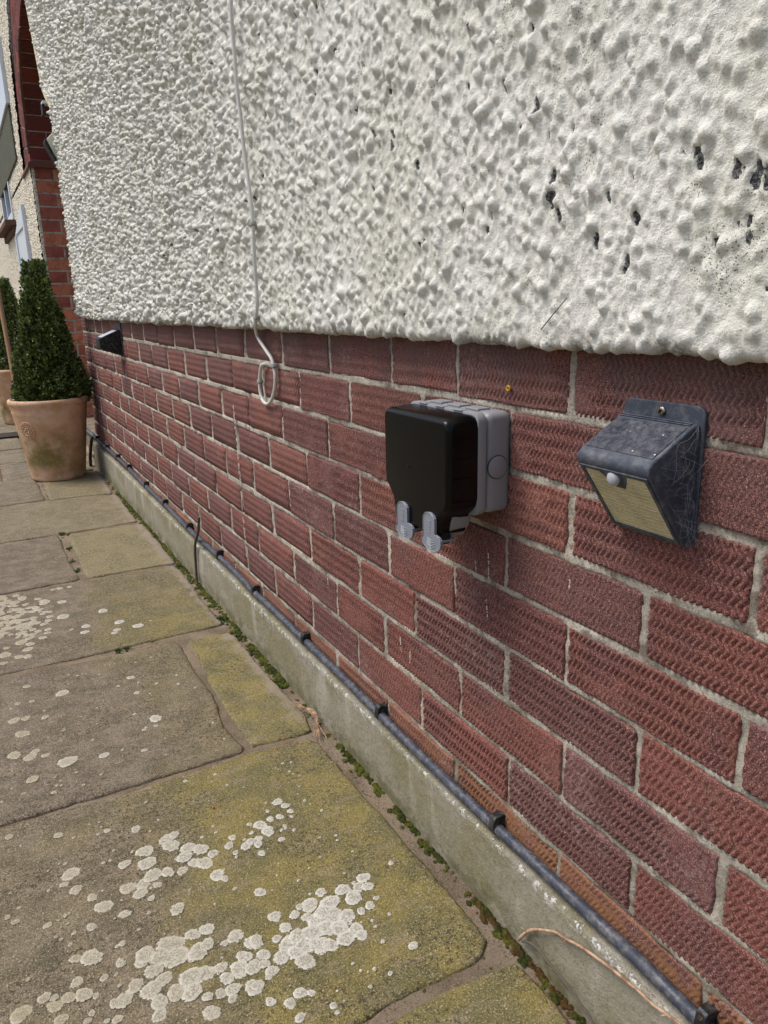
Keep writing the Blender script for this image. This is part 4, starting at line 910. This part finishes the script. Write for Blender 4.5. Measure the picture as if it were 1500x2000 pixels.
def topiary(cx, cy, z0, h, rb, label, n, seed, split):
    t = empty('box_topiary', (cx, cy, z0)); tag(t, label, 'topiary', 'clipped box cones in terracotta pots')
    bm = tube_bm(cr([(0, 0, -.03), (0.004, 0, h * .3), (-.004, .004, h * .7), (0, 0, h * .9)], 4), [.014 - .0008 * i for i in range(13)], 7)
    rg = np.random.default_rng(seed)
    for i in range(60):
        a = rg.uniform(0, 6.28); zz = rg.uniform(.05, .85) * h; r = rb * (1 - zz / h) ** .8 * .75
        tube_bm([(0, 0, zz * .85), (math.cos(a) * r * .5, math.sin(a) * r * .5, zz * .95), (math.cos(a) * r, math.sin(a) * r, zz + .02)], [.004, .0025, .001], 4, bm)
    bm_obj('trunk', bm, MAT['bark'], t, True)
    V = []; F = []; rn = []
    # leaves: mostly in the outer shell, in sprigs
    m = n // 7
    for i in range(m):
        s = rg.uniform(0, 1) ** 1.25
        zc_ = s * h; prof = rb * (1 - s) ** 0.9 * (1.0 - 0.12 * (s < .06)) + 0.012
        a = rg.uniform(0, 2 * math.pi); lump = 1 + 0.10 * math.sin(a * 5 + zc_ * 22) + 0.07 * math.sin(a * 9 - zc_ * 41)
        q = rg.uniform(0, 1); rr = prof * lump * (1 - 0.45 * q * q)
        if s > 0.75:
            # ragged double leader with sky between
            sd = 1 if rg.uniform() < .5 else -1; off = split * sd * (s - .75) / .25
        else: off = 0
        if s > 0.72 and rg.uniform() < .45: continue
        c = np.array([math.cos(a) * rr + off * .5, math.sin(a) * rr * .9 - off, zc_ + rg.uniform(-.01, .012)])
        out = np.array([math.cos(a), math.sin(a), 0.5 + s]); out /= np.linalg.norm(out)
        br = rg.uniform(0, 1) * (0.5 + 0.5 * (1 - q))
        for k_ in range(7):
            d = out + rg.normal(0, .55, 3); d /= np.linalg.norm(d)
            p = c + out * rg.uniform(-.004, .016) + rg.normal(0, .0045, 3)
            sd_ = np.cross(d, rg.normal(0, 1, 3)); sd_ /= np.linalg.norm(sd_) + 1e-9
            L = rg.uniform(.011, .019); W = L * .36; b = len(V)
            up = np.cross(sd_, d) * L * .12
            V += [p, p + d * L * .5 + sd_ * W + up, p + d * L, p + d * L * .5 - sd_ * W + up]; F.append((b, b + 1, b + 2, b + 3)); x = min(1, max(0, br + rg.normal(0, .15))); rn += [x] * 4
    link('foliage', np_mesh('foliage', V, F, MAT['leaf'], False, {'rnd': rn}), t)
topiary(-0.192, 3.975, 0.365, 0.64, 0.155, 'clipped box cone with a forked tip in the pot nearest the wall', 42000, 3, 0.035)
topiary(-0.215, 6.10, 0.365, 0.63, 0.158, 'darker box cone behind, half cut off by the nearer bush', 24000, 8, 0.02)

o = bm_obj('wooden_pole', tube_bm([(-0.300, 4.828, 0.0), (-0.301, 4.94, 0.34), (-0.304, 5.1, 0.82), (-0.302, 5.156, 0.985)], [.0135, .0135, .0125, .0125], 14), MAT['pole'], None, True, angle=50)
tag(o, 'pale wooden pole leaning behind the nearer potted bush', 'pole')
dr = empty('drain_channel', (-0.35, 5.75, 0)); tag(dr, 'dark slotted drain across the patio behind the pot', 'drain')
at(bm_obj('channel', box_bm(-1.1, -0.12, 5.52, 5.60, -0.01, 0.006, .002), MAT['black_matt'], dr), dr)
at(bm_obj('edging', box_bm(-1.1, -0.12, 5.36, 5.50, -0.01, 0.014, .003), MAT['dark_wood'], dr), dr)
bb = empty('black_box', (-0.27, 5.8, 0)); tag(bb, 'small black box standing at the foot of the rear pot', 'box')
at(bm_obj('box_body', box_bm(-0.30, -0.20, 5.72, 5.84, 0.0, 0.085, .006), MAT['black_matt'], bb), bb)
at(bm_obj('box_lid', box_bm(-0.305, -0.195, 5.715, 5.845, 0.0851, 0.098, .003), MAT['black_matt'], bb), bb)

# ================================================================== cable along the plinth
pc = empty('plinth_cable'); tag(pc, 'thick black cable clipped along the top of the concrete plinth', 'cable')
PZ = [(-.5, .1335), (.2, .1338), (.372, .134), (.427, .1345), (.497, .133), (.6, .132), (.712, .1305), (.9, .1325), (1.05, .135), (1.15, .1365), (1.35, .138), (1.49, .1425), (1.62, .140), (1.82, .1455), (2.22, .1435), (2.5, .149), (2.83, .152), (3.05, .158), (3.27, .160), (3.6, .160), (3.85, .160), (4.08, .158)]
def pz(y):
    return float(np.interp(y, [p[0] for p in PZ], [p[1] for p in PZ]))
path = cr([(-0.0098 - 0.0012 * math.sin(y * 9), y, z) for y, z in PZ], 7)
bm_obj('cable_run', tube_bm(path, 0.0075, 16), MAT['pipe'], pc, True)
bm_obj('cable_tail', tube_bm(cr([(-0.0098, 4.08, .158), (-0.012, 4.115, .16), (-0.022, 4.13, .135), (-0.032, 4.13, .09), (-0.04, 4.135, .03), (-0.038, 4.16, -.002)], 5), 0.0085, 10), MAT['clip_black'], pc, True)
for y in (.341, .67, .991, 1.315, 1.62, 1.91, 2.225, 2.537, 2.84, 3.17, 3.42, 3.7, 4.0, 0.02, -0.3):
    z = pz(y); w = .0058
    P = [(-0.0185, z - 0.004), (-0.0188, z + 0.004), (-0.0165, z + 0.0165), (-0.0135, z + 0.0195), (-0.001, z + 0.0185), (0.004, z + 0.017), (0.004, z - 0.009), (-0.012, z - 0.0095)]
    bm = prism_bm(P, 'y', y - w, y + w); bevel(bm, .0012, 2)
    c = bm_obj('pipe_clip', bm, MAT['clip_black'], pc)
    bm_obj('screw', cyl_bm((-0.0160, y, z + 0.0122), (-1, 0, .18), .0026, .0013, 12), MAT['steel'] if y < .5 else MAT['clip_black'], c, True, angle=40)

# ================================================================== white cable on the render
wc = empty('white_cable'); tag(wc, 'thin white cable hanging down the render and looping up onto the bricks', 'cable')
WC = [(-.0395, 1.410, 1.40), (-.0395, 1.410, 1.337), (-.040, 1.414, 1.277), (-.0395, 1.412, 1.228), (-.040, 1.411, 1.179), (-.0395, 1.403, 1.128), (-.040, 1.397, 1.076), (-.0395, 1.386, 1.023), (-.040, 1.376, .96), (-.0405, 1.379, .898), (-.0395, 1.382, .843), (-.039, 1.384, .812), (-.036, 1.408, .781), (-.018, 1.462, .762), (-.009, 1.477, .745), (-.008, 1.437, .721), (-.008, 1.411, .707), (-.008, 1.4, .691), (-.008, 1.396, .669), (-.008, 1.408, .642), (-.008, 1.430, .622), (-.008, 1.456, .613), (-.008, 1.480, .620), (-.008, 1.490, .640), (-.008, 1.487, .662), (-.008, 1.476, .684), (-.007, 1.463, .693), (.004, 1.455, .691)]
WC = [(-.040, 1.41, 2.5), (-.040, 1.41, 1.9)] + WC
bm_obj('cable_run', tube_bm(cr(WC, 7), 0.0036, 12), MAT['white_cable'], wc, True)
for (x, y, z) in ((-.040, 1.377, .952), (-.0365, 1.402, .786), (-.008, 1.399, .694), (-.008, 1.4885, .656)):
    c = box_bm(x - .0052, x + .006, y - .0056, y + .0056, z - .0042, z + .0042, .002, 2); cyl_bm((x, y - .008, z), (-1, 0, 0), .0022, .005, 8, c)
    bm_obj('cable_clip', c, MAT['cable_clip'], wc)

o = empty('wall_plug', (0, .6727, .7144)); tag(o, 'tiny yellow wall plug left in a brick near the render edge', 'wall plug')
b = lathe_bm([(.0018, 0), (.0034, 0), (.0038, .0008), (.0030, .0022), (.0018, .0022), (.0016, .0004)], 0, 0, 20); bmesh.ops.rotate(b, verts=b.verts, matrix=Matrix.Rotation(math.radians(-90), 3, 'Y')); bmesh.ops.translate(b, verts=b.verts, vec=(-.002, 0, 0))
bm_obj('collar', b, MAT['yellow'], o, True); bm_obj('bore', cyl_bm((-.0022, 0, 0), (-1, 0, 0), .0018, .0004, 14), MAT['hole'], o)

# ================================================================== outdoor socket
so = empty('outdoor_socket', (0, .7425, .62)); tag(so, 'weatherproof outdoor socket with a glossy black hinged cover and grey back box', 'power socket')
def so_(o): return at(o, so)
Y0, Y1, ZB, ZT = .668, .817, .570, .689
so_(bm_obj('back_box', box_bm(-.0345, .002, Y0 + .001, Y1 - .001, ZB + .001, ZT, .009, 5), MAT['grey'], so, True, angle=40))
def rrect(y0, y1, z0, z1, r, n=6):
    P = []
    for cy, cz, a0 in ((y1 - r, z1 - r, 0), (y0 + r, z1 - r, 90), (y0 + r, z0 + r, 180), (y1 - r, z0 + r, 270)):
        for k_ in range(n + 1):
            a = math.radians(a0 + 90 * k_ / n); P.append((cy + r * math.cos(a), cz + r * math.sin(a)))
    return P
bm = prism_bm(rrect(Y0, Y1, ZB, ZT + .001, .011), 'x', -.0474, -.0355); bevel(bm, .0012, 2, ang=50)
so_(bm_obj('front_frame', bm, MAT['grey'], so, True, angle=40))
so_(bm_obj('gasket', prism_bm(rrect(Y0 + .002, Y1 - .002, ZB + .002, ZT - .002, .01), 'x', -.0356, -.0344), MAT['grey_dark'], so))
# lower hood of the frame that carries the cable flaps
P = [(.686, .5705), (.801, .5705), (.799, .556), (.793, .547), (.789, .541), (.700, .541), (.695, .547), (.689, .556)]
bm = prism_bm(P, 'x', -.070, -.044); bevel(bm, .0012, 2, ang=20); so_(bm_obj('lower_frame', bm, MAT['grey'], so, True, angle=40))
# black cover: tapered lower lobe, softly rounded front
outl = [(Y0 + .012, ZT - .002), (Y0 + .006, ZT - .004), (Y0 + .002, ZT - .009), (Y0 + .0005, ZT - .016), (Y0 + .0005, .592), (Y0 + .003, .584), (Y0 + .010, .576), (Y0 + .017, .571), (Y0 + .021, .562), (Y0 + .024, .549), (Y0 + .030, .5445),
        (.787, .5445), (.791, .549), (.794, .560), (.797, .572), (.806, .582), (.8145, .590), (.8165, .600), (.8165, ZT - .016), (.815, ZT - .009), (.811, ZT - .004), (.805, ZT - .002)]
def ring(ins, x):
    cy, cz = .7425, .622
    out = []
    n = len(outl)
    for i in range(n):
        a, b, c = Vector(outl[i - 1]), Vector(outl[i]), Vector(outl[(i + 1) % n]); t = (c - a).normalized(); nn = Vector((t.y, -t.x))
        if (Vector((cy, cz)) - b).dot(nn) < 0: nn = -nn
        p = b + nn * ins; out.append((x, p.x, p.y))
    return out
bm = bmesh.new(); RR = []
for ins, x in ((0, -.0475), (0.0002, -.060), (.0008, -.070), (.0009, -.0785), (.0014, -.0815), (.0024, -.0842), (.0038, -.0862), (.0056, -.0873), (.0066, -.0874)):
    RR.append([bm.verts.new(p) for p in ring(ins, x)])
n = len(outl)
for i in range(len(RR) - 1):
    for k_ in range(n): bm.faces.new((RR[i][k_], RR[i][(k_ + 1) % n], RR[i + 1][(k_ + 1) % n], RR[i + 1][k_]))
bm.faces.new(RR[-1])
bm.faces.new(list(reversed(RR[0])))
so_(bm_obj('cover', bm, MAT['black'], so, True, angle=60))
for z in (.664, .641, .618):   # fine ribs on the side of the cover
    so_(bm_obj('rib', box_bm(-.080, -.0555, Y0 - .0003, Y0 + .002, z, z + .0007), MAT['black'], so))
so_(bm_obj('side_step', box_bm(-.082, -.0545, Y0 + .0002, Y0 + .006, .5875, .592, .0008), MAT['black'], so))
# knockout disc on the side
b = bmesh.new(); cx_, cz_ = -.0195, .626
for r0, r1, yy, nm in ((.0125, .0137, Y0 + .0004, 0),): pass
so_(bm_obj('knockout_ring', cyl_bm((cx_, Y0 + .0015, cz_), (0, -1, 0), .0142, .0012, 40), MAT['grey_dark'], so, True, angle=40))
bm = cyl_bm((cx_, Y0 + .0015, cz_), (0, -1, 0), .0129, .0026, 40); bevel(bm, .0008, 2, ang=60); so_(bm_obj('knockout', bm, MAT['grey'], so, True, angle=40))
for i, y in enumerate((.693, .731, .769)):
    bm = box_bm(-.030, -.012, y, y + .026, ZT - .001, ZT + .0022, .001, 2); so_(bm_obj('top_knockout', bm, MAT['grey'], so))
    bm = box_bm(-.049, -.041, y + .006, y + .024, ZT, ZT + .0018, .0008, 2); so_(bm_obj('hinge_tab', bm, MAT['grey'], so))
k = M('embossed_grey', 0.42, 0.5)
g = k.math('PINGPONG', k.math('ADD', k.math('ABSOLUTE', k.math('SUBTRACT', k.sep()[1], 0.7655)), k.math('MULTIPLY', k.sep()[2], 0.9)), 0.0012)
k.col(k.mix(k.ramp(g, 0.0003, 0.0008), lin(118, 123, 134), lin(140, 146, 158))).nrm(k.bump(k.math('MULTIPLY', g, 500), 0.0005, 0.8)); MAT['emboss'] = k.m
for (yc, zt) in ((.7620, .5735), (.7005, .5745)):
    P = []
    hw, HW = .0122, .0215
    for k_ in range(9): a = math.pi * k_ / 8; P.append((yc + .004 + hw * math.cos(a), zt - .009 + .009 * math.sin(a)))
    P += [(yc + .004 - hw, zt - .024), (yc + .002 - HW + .002, zt - .026), (yc - HW + .001, zt - .029)]
    for k_ in range(9): a = math.pi + math.pi * k_ / 8; P.append((yc - .0005 + (HW - .001) * math.cos(a), zt - .034 + .0115 * math.sin(a)))
    P += [(yc + .004 + hw, zt - .030)]
    fl_ = so_(bm_obj('cable_flap', prism_bm(P, 'x', -.0905, -.0875), MAT['emboss'], so))
    # rim and embossed bars
    bm = bmesh.new(); PP = [Vector((-.0907, p[0], p[1])) for p in P]; tube_bm(PP + [PP[0]], .00055, 5, bm)
    for i in range(5): box_bm(-.0912, -.0904, yc + .0005, yc + .0075, zt - .024 + i * .0033, zt - .0228 + i * .0033, 0, 1, bm)
    for i in range(4):
        for s in (-1, 1): tube_bm([(-.0906, yc - .0005, zt - .0435 + i * .0035), (-.0906, yc - .0005 + s * (.009 - i * .0004), zt - .0385 + i * .0025)], .0005, 4, bm)
    bm_obj('flap_moulding', bm, MAT['grey'], fl_)
    so_(bm_obj('flap_stem', box_bm(-.0874, -.062, yc - .010, yc + .010, zt - .036, zt - .033, .0006), MAT['grey'], so))
    so_(bm_obj('cable_gland', cyl_bm((-.074, yc, zt - .024), (0, 0, -1), .009, .014, 18), MAT['black_matt'], so, True, angle=40))
bm = bmesh.new(); tube_bm([(-.0879, .7545, .6195), (-.0883, .7545, .6195)], .0016, 10, bm); so_(bm_obj('moulding_mark', bm, MAT['black_matt'], so))

# ================================================================== solar lamps
def solar_lamp(yl, yr, zb, label, near):
    """yr nearer the camera; origin on the wall at the bottom"""
    t = empty('solar_lamp', (0, (yl + yr) / 2, zb)); tag(t, label, 'solar light', 'solar wall lamps fixed to the brickwork')
    W = (yl - yr) / 2; O = Vector((0, (yl + yr) / 2, zb))
    def add(nm, bm, mat, par=None, smooth=False, ang=None, kind=None): return bm_obj(nm, bm, mat, par or t, smooth, kind, ang)
    if near: prof = [(-.003, .109), (-.010, .1085), (-.0565, .0825), (-.0605, .0785), (-.0615, .0735), (-.0600, .0700), (-.0095, .0005), (-.003, 0.0)]
    else: prof = [(-.003, .098), (-.010, .0975), (-.078, .070), (-.083, .066), (-.083, .030), (-.076, .026), (-.009, .002), (-.003, 0)]
    bm = prism_bm(prof, 'y', -W, W); bevel(bm, .0022, 3, ang=25)
    add('housing', bm, MAT['lamp_black'] if near else MAT['black_matt'], smooth=True, ang=35)
    P = rrect(-W - .004, W + .002, -.001, .1235, .009); bm = prism_bm(P, 'x', -.0032, .001); bevel(bm, .0008, 1, ang=50)
    add('mounting_plate', bm, MAT['lamp_black'])
    # frame of reference of the sloping top
    a = Vector((prof[1][0], 0, prof[1][1])); b = Vector((prof[2][0], 0, prof[2][1])); d = (b - a); n = Vector((-d.z, 0, d.x)).normalized()
    if n.z < 0: n = -n
    def panel(a_, b_, w0, w1, h, nn):
        bm = bmesh.new(); vs_ = []
        for p in (a_, b_):
            for y in (w0, w1):
                for hh in (0.0, h): vs_.append(bm.verts.new((p.x + nn.x * hh, y, p.z + nn.z * hh)))
        bmesh.ops.convex_hull(bm, input=vs_); return bm
    add('solar_panel', panel(a + d * .10, a + d * .94, -W + .004, W - .004, .0007, n), MAT['solar'] if near else plastic('painted_sky_sheen', lin(196, 204, 220), .3, .6))  # far lamp: sky reflection put into the panel's pale blue-grey colour
    if near:
        for q in (0.0, .045): add('ridge', panel(a + d * (q - .02), a + d * (q), -W + .003, W - .003, .0012, n), MAT['lamp_black'])
        c = Vector((prof[5][0], 0, prof[5][1])); e = Vector((prof[6][0], 0, prof[6][1])); g = e - c; m = Vector((g.z, 0, -g.x)).normalized()
        if m.x > 0: m = -m
        add('led_panel', panel(c + g * .06, c + g * .90, -W + .0065, W - .0075, .0006, m), MAT['led'])
        for (f0, f1, w0, w1) in ((.02, .06, -W + .003, W - .003), (.90, .95, -W + .003, W - .003), (.06, .90, -W + .003, -W + .0064), (.06, .90, W - .0074, W - .003)):
            add('bezel', panel(c + g * f0, c + g * f1, w0, w1, .0013, m), MAT['lamp_black'])
        # sensor on its dark tongue
        tc = c + g * .13 + m * .0010; bm = bmesh.new(); vs_ = [bm.verts.new((p.x + m.x * h, y, p.z + m.z * h)) for h in (0, .0008) for p, y in ((c + g * .055, -.016), (c + g * .055, .018), (c + g * .17, .009), (c + g * .26, .004), (c + g * .26, -.006), (c + g * .17, -.011))]
        bmesh.ops.convex_hull(bm, input=vs_); add('sensor_tongue', bm, MAT['lamp_black'])
        bm = bmesh.new(); bmesh.ops.create_uvsphere(bm, u_segments=20, v_segments=12, radius=.0068); bmesh.ops.scale(bm, vec=(.75, 1, 1.1), verts=bm.verts); bmesh.ops.translate(bm, verts=bm.verts, vec=(tc.x - .001, .001, tc.z + .001))
        add('motion_sensor', bm, MAT['sensor'], smooth=True)
        # louvres on the side towards the camera and on the far side
        for i in range(12):
            z = .012 + i * .0048; t0 = (z - .0) / .07; xf = -.0095 + (-.0500) * t0 * .98 + .006
            for s, y in ((-1, -W), (1, W)):
                bm = box_bm(min(xf, -.014), -.009, y - .0009, y + .0009, z, z + .0018, .0004, 1); add('louvre', bm, MAT['lamp_black'])
        bm = box_bm(-.0085, -.004, -W - .0012, -W + .001, .002, .104, .0006, 1); add('side_rail', bm, MAT['lamp_black'])
        bm = bmesh.new(); bmesh.ops.create_uvsphere(bm, u_segments=16, v_segments=8, radius=.0042); bmesh.ops.scale(bm, vec=(.5, 1, 1), verts=bm.verts); bmesh.ops.translate(bm, verts=bm.verts, vec=(-.0040, -.001, .1155))
        sc = add('screw', bm, MAT['steel'], smooth=True)
        b2 = box_bm(-.0064, -.0060, -.0026, .0006, .1150, .1160); box_bm(-.0064, -.0060, -.0015, -.0005, .1139, .1171, 0, 1, b2); bm_obj('screw_slot', b2, MAT['hole'], sc)
        # cobweb: slack threads between the side, the plate and the wall
        rs = random.Random(3); bm = bmesh.new()
        for i in range(60):
            y0 = -W - .0006
            z_a = rs.uniform(0, .105); xa = -rs.uniform(.004, .012 + .045 * min(1, z_a / .075) * rs.random())
            if z_a > .08: xa = max(xa, -.03)
            z_b = z_a + rs.uniform(-.035, .03); z_b = min(.108, max(-.004, z_b)); xb = -rs.uniform(.0, .012 + .04 * min(1, max(0, z_b) / .075))
            ym = y0 - rs.uniform(.0002, .004)
            if i % 6 == 0: a_, b_ = (0.0, y0 - rs.uniform(.004, .012), z_a), (xb, y0, z_b)
            else: a_, b_ = (xa, y0 - .0004, z_a), (xb, y0 - .0004, z_b)
            mid = tuple((a_[q] + b_[q]) / 2 + (0, -.0012 if q == 1 else 0, -.001)[q] * 1 for q in range(3)); mid = (mid[0], min(mid[1], ym), mid[2] - .001)
            k1 = tuple(a_[q] * .6 + mid[q] * .4 + rs.uniform(-.002, .002) for q in range(3)); k1 = (k1[0], min(k1[1], y0 - .0003), k1[2]); tube_bm(cr([a_, k1, mid, b_], 4), rs.choice((.00006, .00008, .00012)), 3, bm)
        add('cobweb', bm, MAT['web'], kind='stuff')
    else:
        add('side_clip', tube_bm([(-.040, -W - .001, .050), (-.036, -W - .0015, .036), (-.018, -W - .001, .022)], .0015, 5), MAT['grey_dark'])
    return t
solar_lamp(.498, .414, .5985, 'dusty solar lamp with a yellowed LED panel and cobwebs, nearest the right edge', True)
solar_lamp(3.125, 3.035, .628, 'small dark solar lamp at the far end of the wall, above the potted bush', False)

# ================================================================== twigs, stem, moss, weeds
T1 = [(-.026, .597, .016), (-.023, .584, .039), (-.025, .564, .06), (-.024, .547, .073), (-.022, .533, .081), (-.023, .516, .087), (-.0225, .492, .097), (-.023, .468, .104), (-.024, .443, .111), (-.024, .423, .114), (-.024, .406, .117), (-.024, .388, .118), (-.025, .371, .124), (-.026, .351, .130), (-.027, .331, .134), (-.03, .27, .14)]
bm = tube_bm(cr(T1, 4), [0.0017 + 0.0006 * (i < 8) for i in range(61)], 8, None, .09)
for p, d in ((T1[1], (-.006, .006, .004)), (T1[2], (-.004, -.004, .006)), (T1[5], (-.003, .001, -.005)), (T1[12], (-.004, .006, -.006)), (T1[13], (-.004, -.004, -.006))):
    tube_bm([Vector(p), Vector(p) + Vector(d)], [.0012, .0003], 5, bm)
o = bm_obj('dry_twig', bm, MAT['twig'], None, True); tag(o, 'pale dry twig arching over the plinth from the moss to the cable', 'twig')
T2 = [(-.026, .590, .020), (-.026, .575, .030), (-.0255, .56, .033), (-.026, .537, .031), (-.0255, .514, .028), (-.026, .495, .025), (-.026, .477, .021), (-.027, .462, .015), (-.028, .450, .008), (-.03, .43, .002)]
o = bm_obj('dry_twig', tube_bm(cr(T2, 4), [0.0016] * 37, 8, None, .08), MAT['stem'], None, True); tag(o, 'greyer dry twig lying low against the foot of the plinth', 'twig')
T3 = [(-.023, 2.040, .228), (-.0225, 2.045, .215), (-.024, 2.061, .177), (-.026, 2.097, .136), (-.024, 2.122, .081), (-.026, 2.124, .017), (-.028, 2.116, -.003)]
o = bm_obj('upright_twig', tube_bm(cr(T3, 4), [.0030, .0032] + [.0042] * 23, 8, None, .06), MAT['stem'], None, True); tag(o, 'short upright grey stem standing against the plinth past its middle', 'twig')
rs = random.Random(12)
for (a, b, c), lb in (((( -.045, 1.30, .006), (-.030, 1.24, .016), (-.05, 1.17, .004)), 'curled dry grass blade on the slab joint beside the moss'),):
    bm = bmesh.new()
    for q in range(7):
        d = Vector((rs.uniform(-.01, .01), rs.uniform(-.02, .02), rs.uniform(0, .006))); tube_bm(cr([Vector(a) + d, Vector(b) - d * .5, Vector(c) + d], 5), .0007, 4, bm)
    o = bm_obj('dry_grass', bm, MAT['twig'], None); tag(o, lb, 'dry grass', kind='stuff')
bm = tube_bm([(-.030, .548, .842), (-.033, .541, .846), (-.034, .522, .861)], [.0009, .0008, .0005], 5)
o = bm_obj('pine_needle', tube_bm([(-.0335, .585, .782), (-.036, .565, .797), (-.035, .548, .812)], [.0006, .0006, .0004], 5), MAT['stem'], None); tag(o, 'dark thin needle stuck to the render above its lower edge', 'needle')

def blades(items, mat, name, label, lmin, lmax, cushion):
    V = []; F = []; rg = np.random.default_rng(17)
    for (x, y, z, r, n, s) in items:
        if cushion:
            b = len(V); m = 8
            for rr, zz in ((1.0, -.001), (.75, .45), (.35, .8)):
                for k_ in range(m):
                    a = 2 * math.pi * k_ / m; j = rg.uniform(.75, 1.2); V.append((x + math.cos(a) * r * rr * j, y + math.sin(a) * r * rr * j * 1.3, z + r * zz * .75 * rg.uniform(.8, 1.2)))
            V.append((x, y, z + r * .7)); 
            for q in range(2):
                for k_ in range(m):
                    a0, a1 = b + q * m + k_, b + q * m + (k_ + 1) % m; F += [(a0, a1, a1 + m), (a0, a1 + m, a0 + m)]
            for k_ in range(m): F.append((b + 2 * m + k_, b + 2 * m + (k_ + 1) % m, b + 3 * m))
        for _ in range(n):
            a = rg.uniform(0, 6.28); q = math.sqrt(rg.uniform()) ; px, py = x + math.cos(a) * r * q, y + math.sin(a) * r * q * 1.3; h0 = z + (r * .7 * (1 - q * q) if cushion else 0)
            d = np.array([math.cos(a) * q * .7, math.sin(a) * q * .7, 1.0]) + rg.normal(0, .35, 3); d /= np.linalg.norm(d); L = rg.uniform(lmin, lmax) * s
            t = rg.normal(0, 1, 3); w = np.cross(d, t); w /= np.linalg.norm(w); w *= L * (.16 if cushion else .3)
            p = np.array([px, py, h0 - .0005]); b = len(V); V += [p - w * .5, p + w * .5, p + d * L * .6 + w * .5, p + d * L]; F += [(b, b + 1, b + 2), (b, b + 2, b + 3)]
    o = link(name, np_mesh(name, V, F, MAT[mat], False)); tag(o, label, 'moss' if cushion else 'weeds', kind='stuff')
items = []; rg = random.Random(30); y = 0.42
segs = [(.42, .56, .8), (.56, .70, 1.0), (.70, .76, .12), (.76, .93, .85), (.93, .97, .2), (.97, 1.14, .95), (1.14, 1.2, .4), (1.2, 1.24, .5), (1.24, 1.40, .25), (1.40, 1.46, .7), (1.46, 1.60, 1.0), (1.60, 1.78, .9), (1.78, 1.9, .7), (1.9, 2.15, 1.0), (2.15, 2.3, .75), (2.3, 2.5, .9), (2.5, 2.9, .7), (2.9, 3.45, .8), (3.45, 3.7, .3)]
for a, b, dn in segs:
    y = a
    while y < b:
        if rg.random() < dn:
            for q in range(4 if dn > .6 else 2):
                wd = 0.010 if y < 1.4 else .016
                r = rg.uniform(.0022, .0050) * (1 if y < 1.4 else 1.35)
                items.append((-.0205 - abs(rg.gauss(0, .55)) * wd, y + rg.uniform(-.004, .004), -.005 + rg.uniform(0, .002), r, 30 if y < 1.7 else 14, 1))
        y += .0062 if y < 1.5 else .010
for (x, y, n_) in ((-.160, .612, 2), (-.071, .606, 3), (-.03, .652, 2), (-.322, 2.87, 3), (-.322, 2.7, 3), (-.322, 2.55, 4), (-.322, 2.42, 4), (-.308, 3.6, 3), (-.306, 3.8, 3), (-.31, 3.7, 3)):
    for _ in range(n_ * 2): items.append((x + rg.gauss(0, .003), y + rg.gauss(0, .02), -.007, rg.uniform(.003, .006), 14, 1))
blades(items, 'moss', 'moss', 'green and rusty moss growing in the joint along the foot of the plinth', .0014, .0031, True)
wi = []
for (x, y, n_, s) in ((-.311, 1.784, 9, 1.3), (-.30, 1.785, 6, 1), (-.231, 1.784, 6, .8), (-.317, 2.90, 8, 1.6), (-.322, 2.70, 6, 1.2), (-.325, 2.55, 5, 1.2), (-.324, 2.44, 6, 1.4), (-.04, 1.83, 10, 1.4), (-.034, 1.70, 8, 1.2), (-.03, 2.3, 6, 1.2), (-.036, 1.62, 5, 1), (-.028, 1.25, 4, .8)):
    for _ in range(n_): wi.append((x + rg.gauss(0, .006), y + rg.gauss(0, .012), -.004, .004, 9, s))
blades(wi, 'weed', 'weeds', 'tiny green weeds sprouting from the slab joints', .004, .009, False)
bm = bmesh.new(); bmesh.ops.create_icosphere(bm, subdivisions=1, radius=.0026)
for v in bm.verts: v.co *= rs.uniform(.7, 1.2)
o = bm_obj('brick_crumb', bm, MAT['crumb'], None); o.location = (-.287, 1.075, .0024); tag(o, 'tiny orange brick crumb lying on the large front slab', 'crumb')
# grit and dead leaf scraps in the joint
V = []; F = []; rg = np.random.default_rng(8)
for i in range(900):
    y = rg.uniform(.42, 2.4); x = rg.uniform(-.05, -.02); r = rg.uniform(.0005, .0018) * (1 if rg.uniform() < .93 else 1.8)
    b = len(V); A = rg.uniform(0, 6.28)
    for k_ in range(4): V.append((x + math.cos(A + k_ * 1.57) * r * rg.uniform(.6, 1.2), y + math.sin(A + k_ * 1.57) * r, -.006))
    V.append((x, y, -.006 + r)); F += [(b, b + 1, b + 4), (b + 1, b + 2, b + 4), (b + 2, b + 3, b + 4), (b + 3, b, b + 4)]
o = link('grit', np_mesh('grit', V, F, MAT['bedding'], False)); tag(o, 'loose sandy grit in the joint beside the plinth', 'grit', kind='stuff')
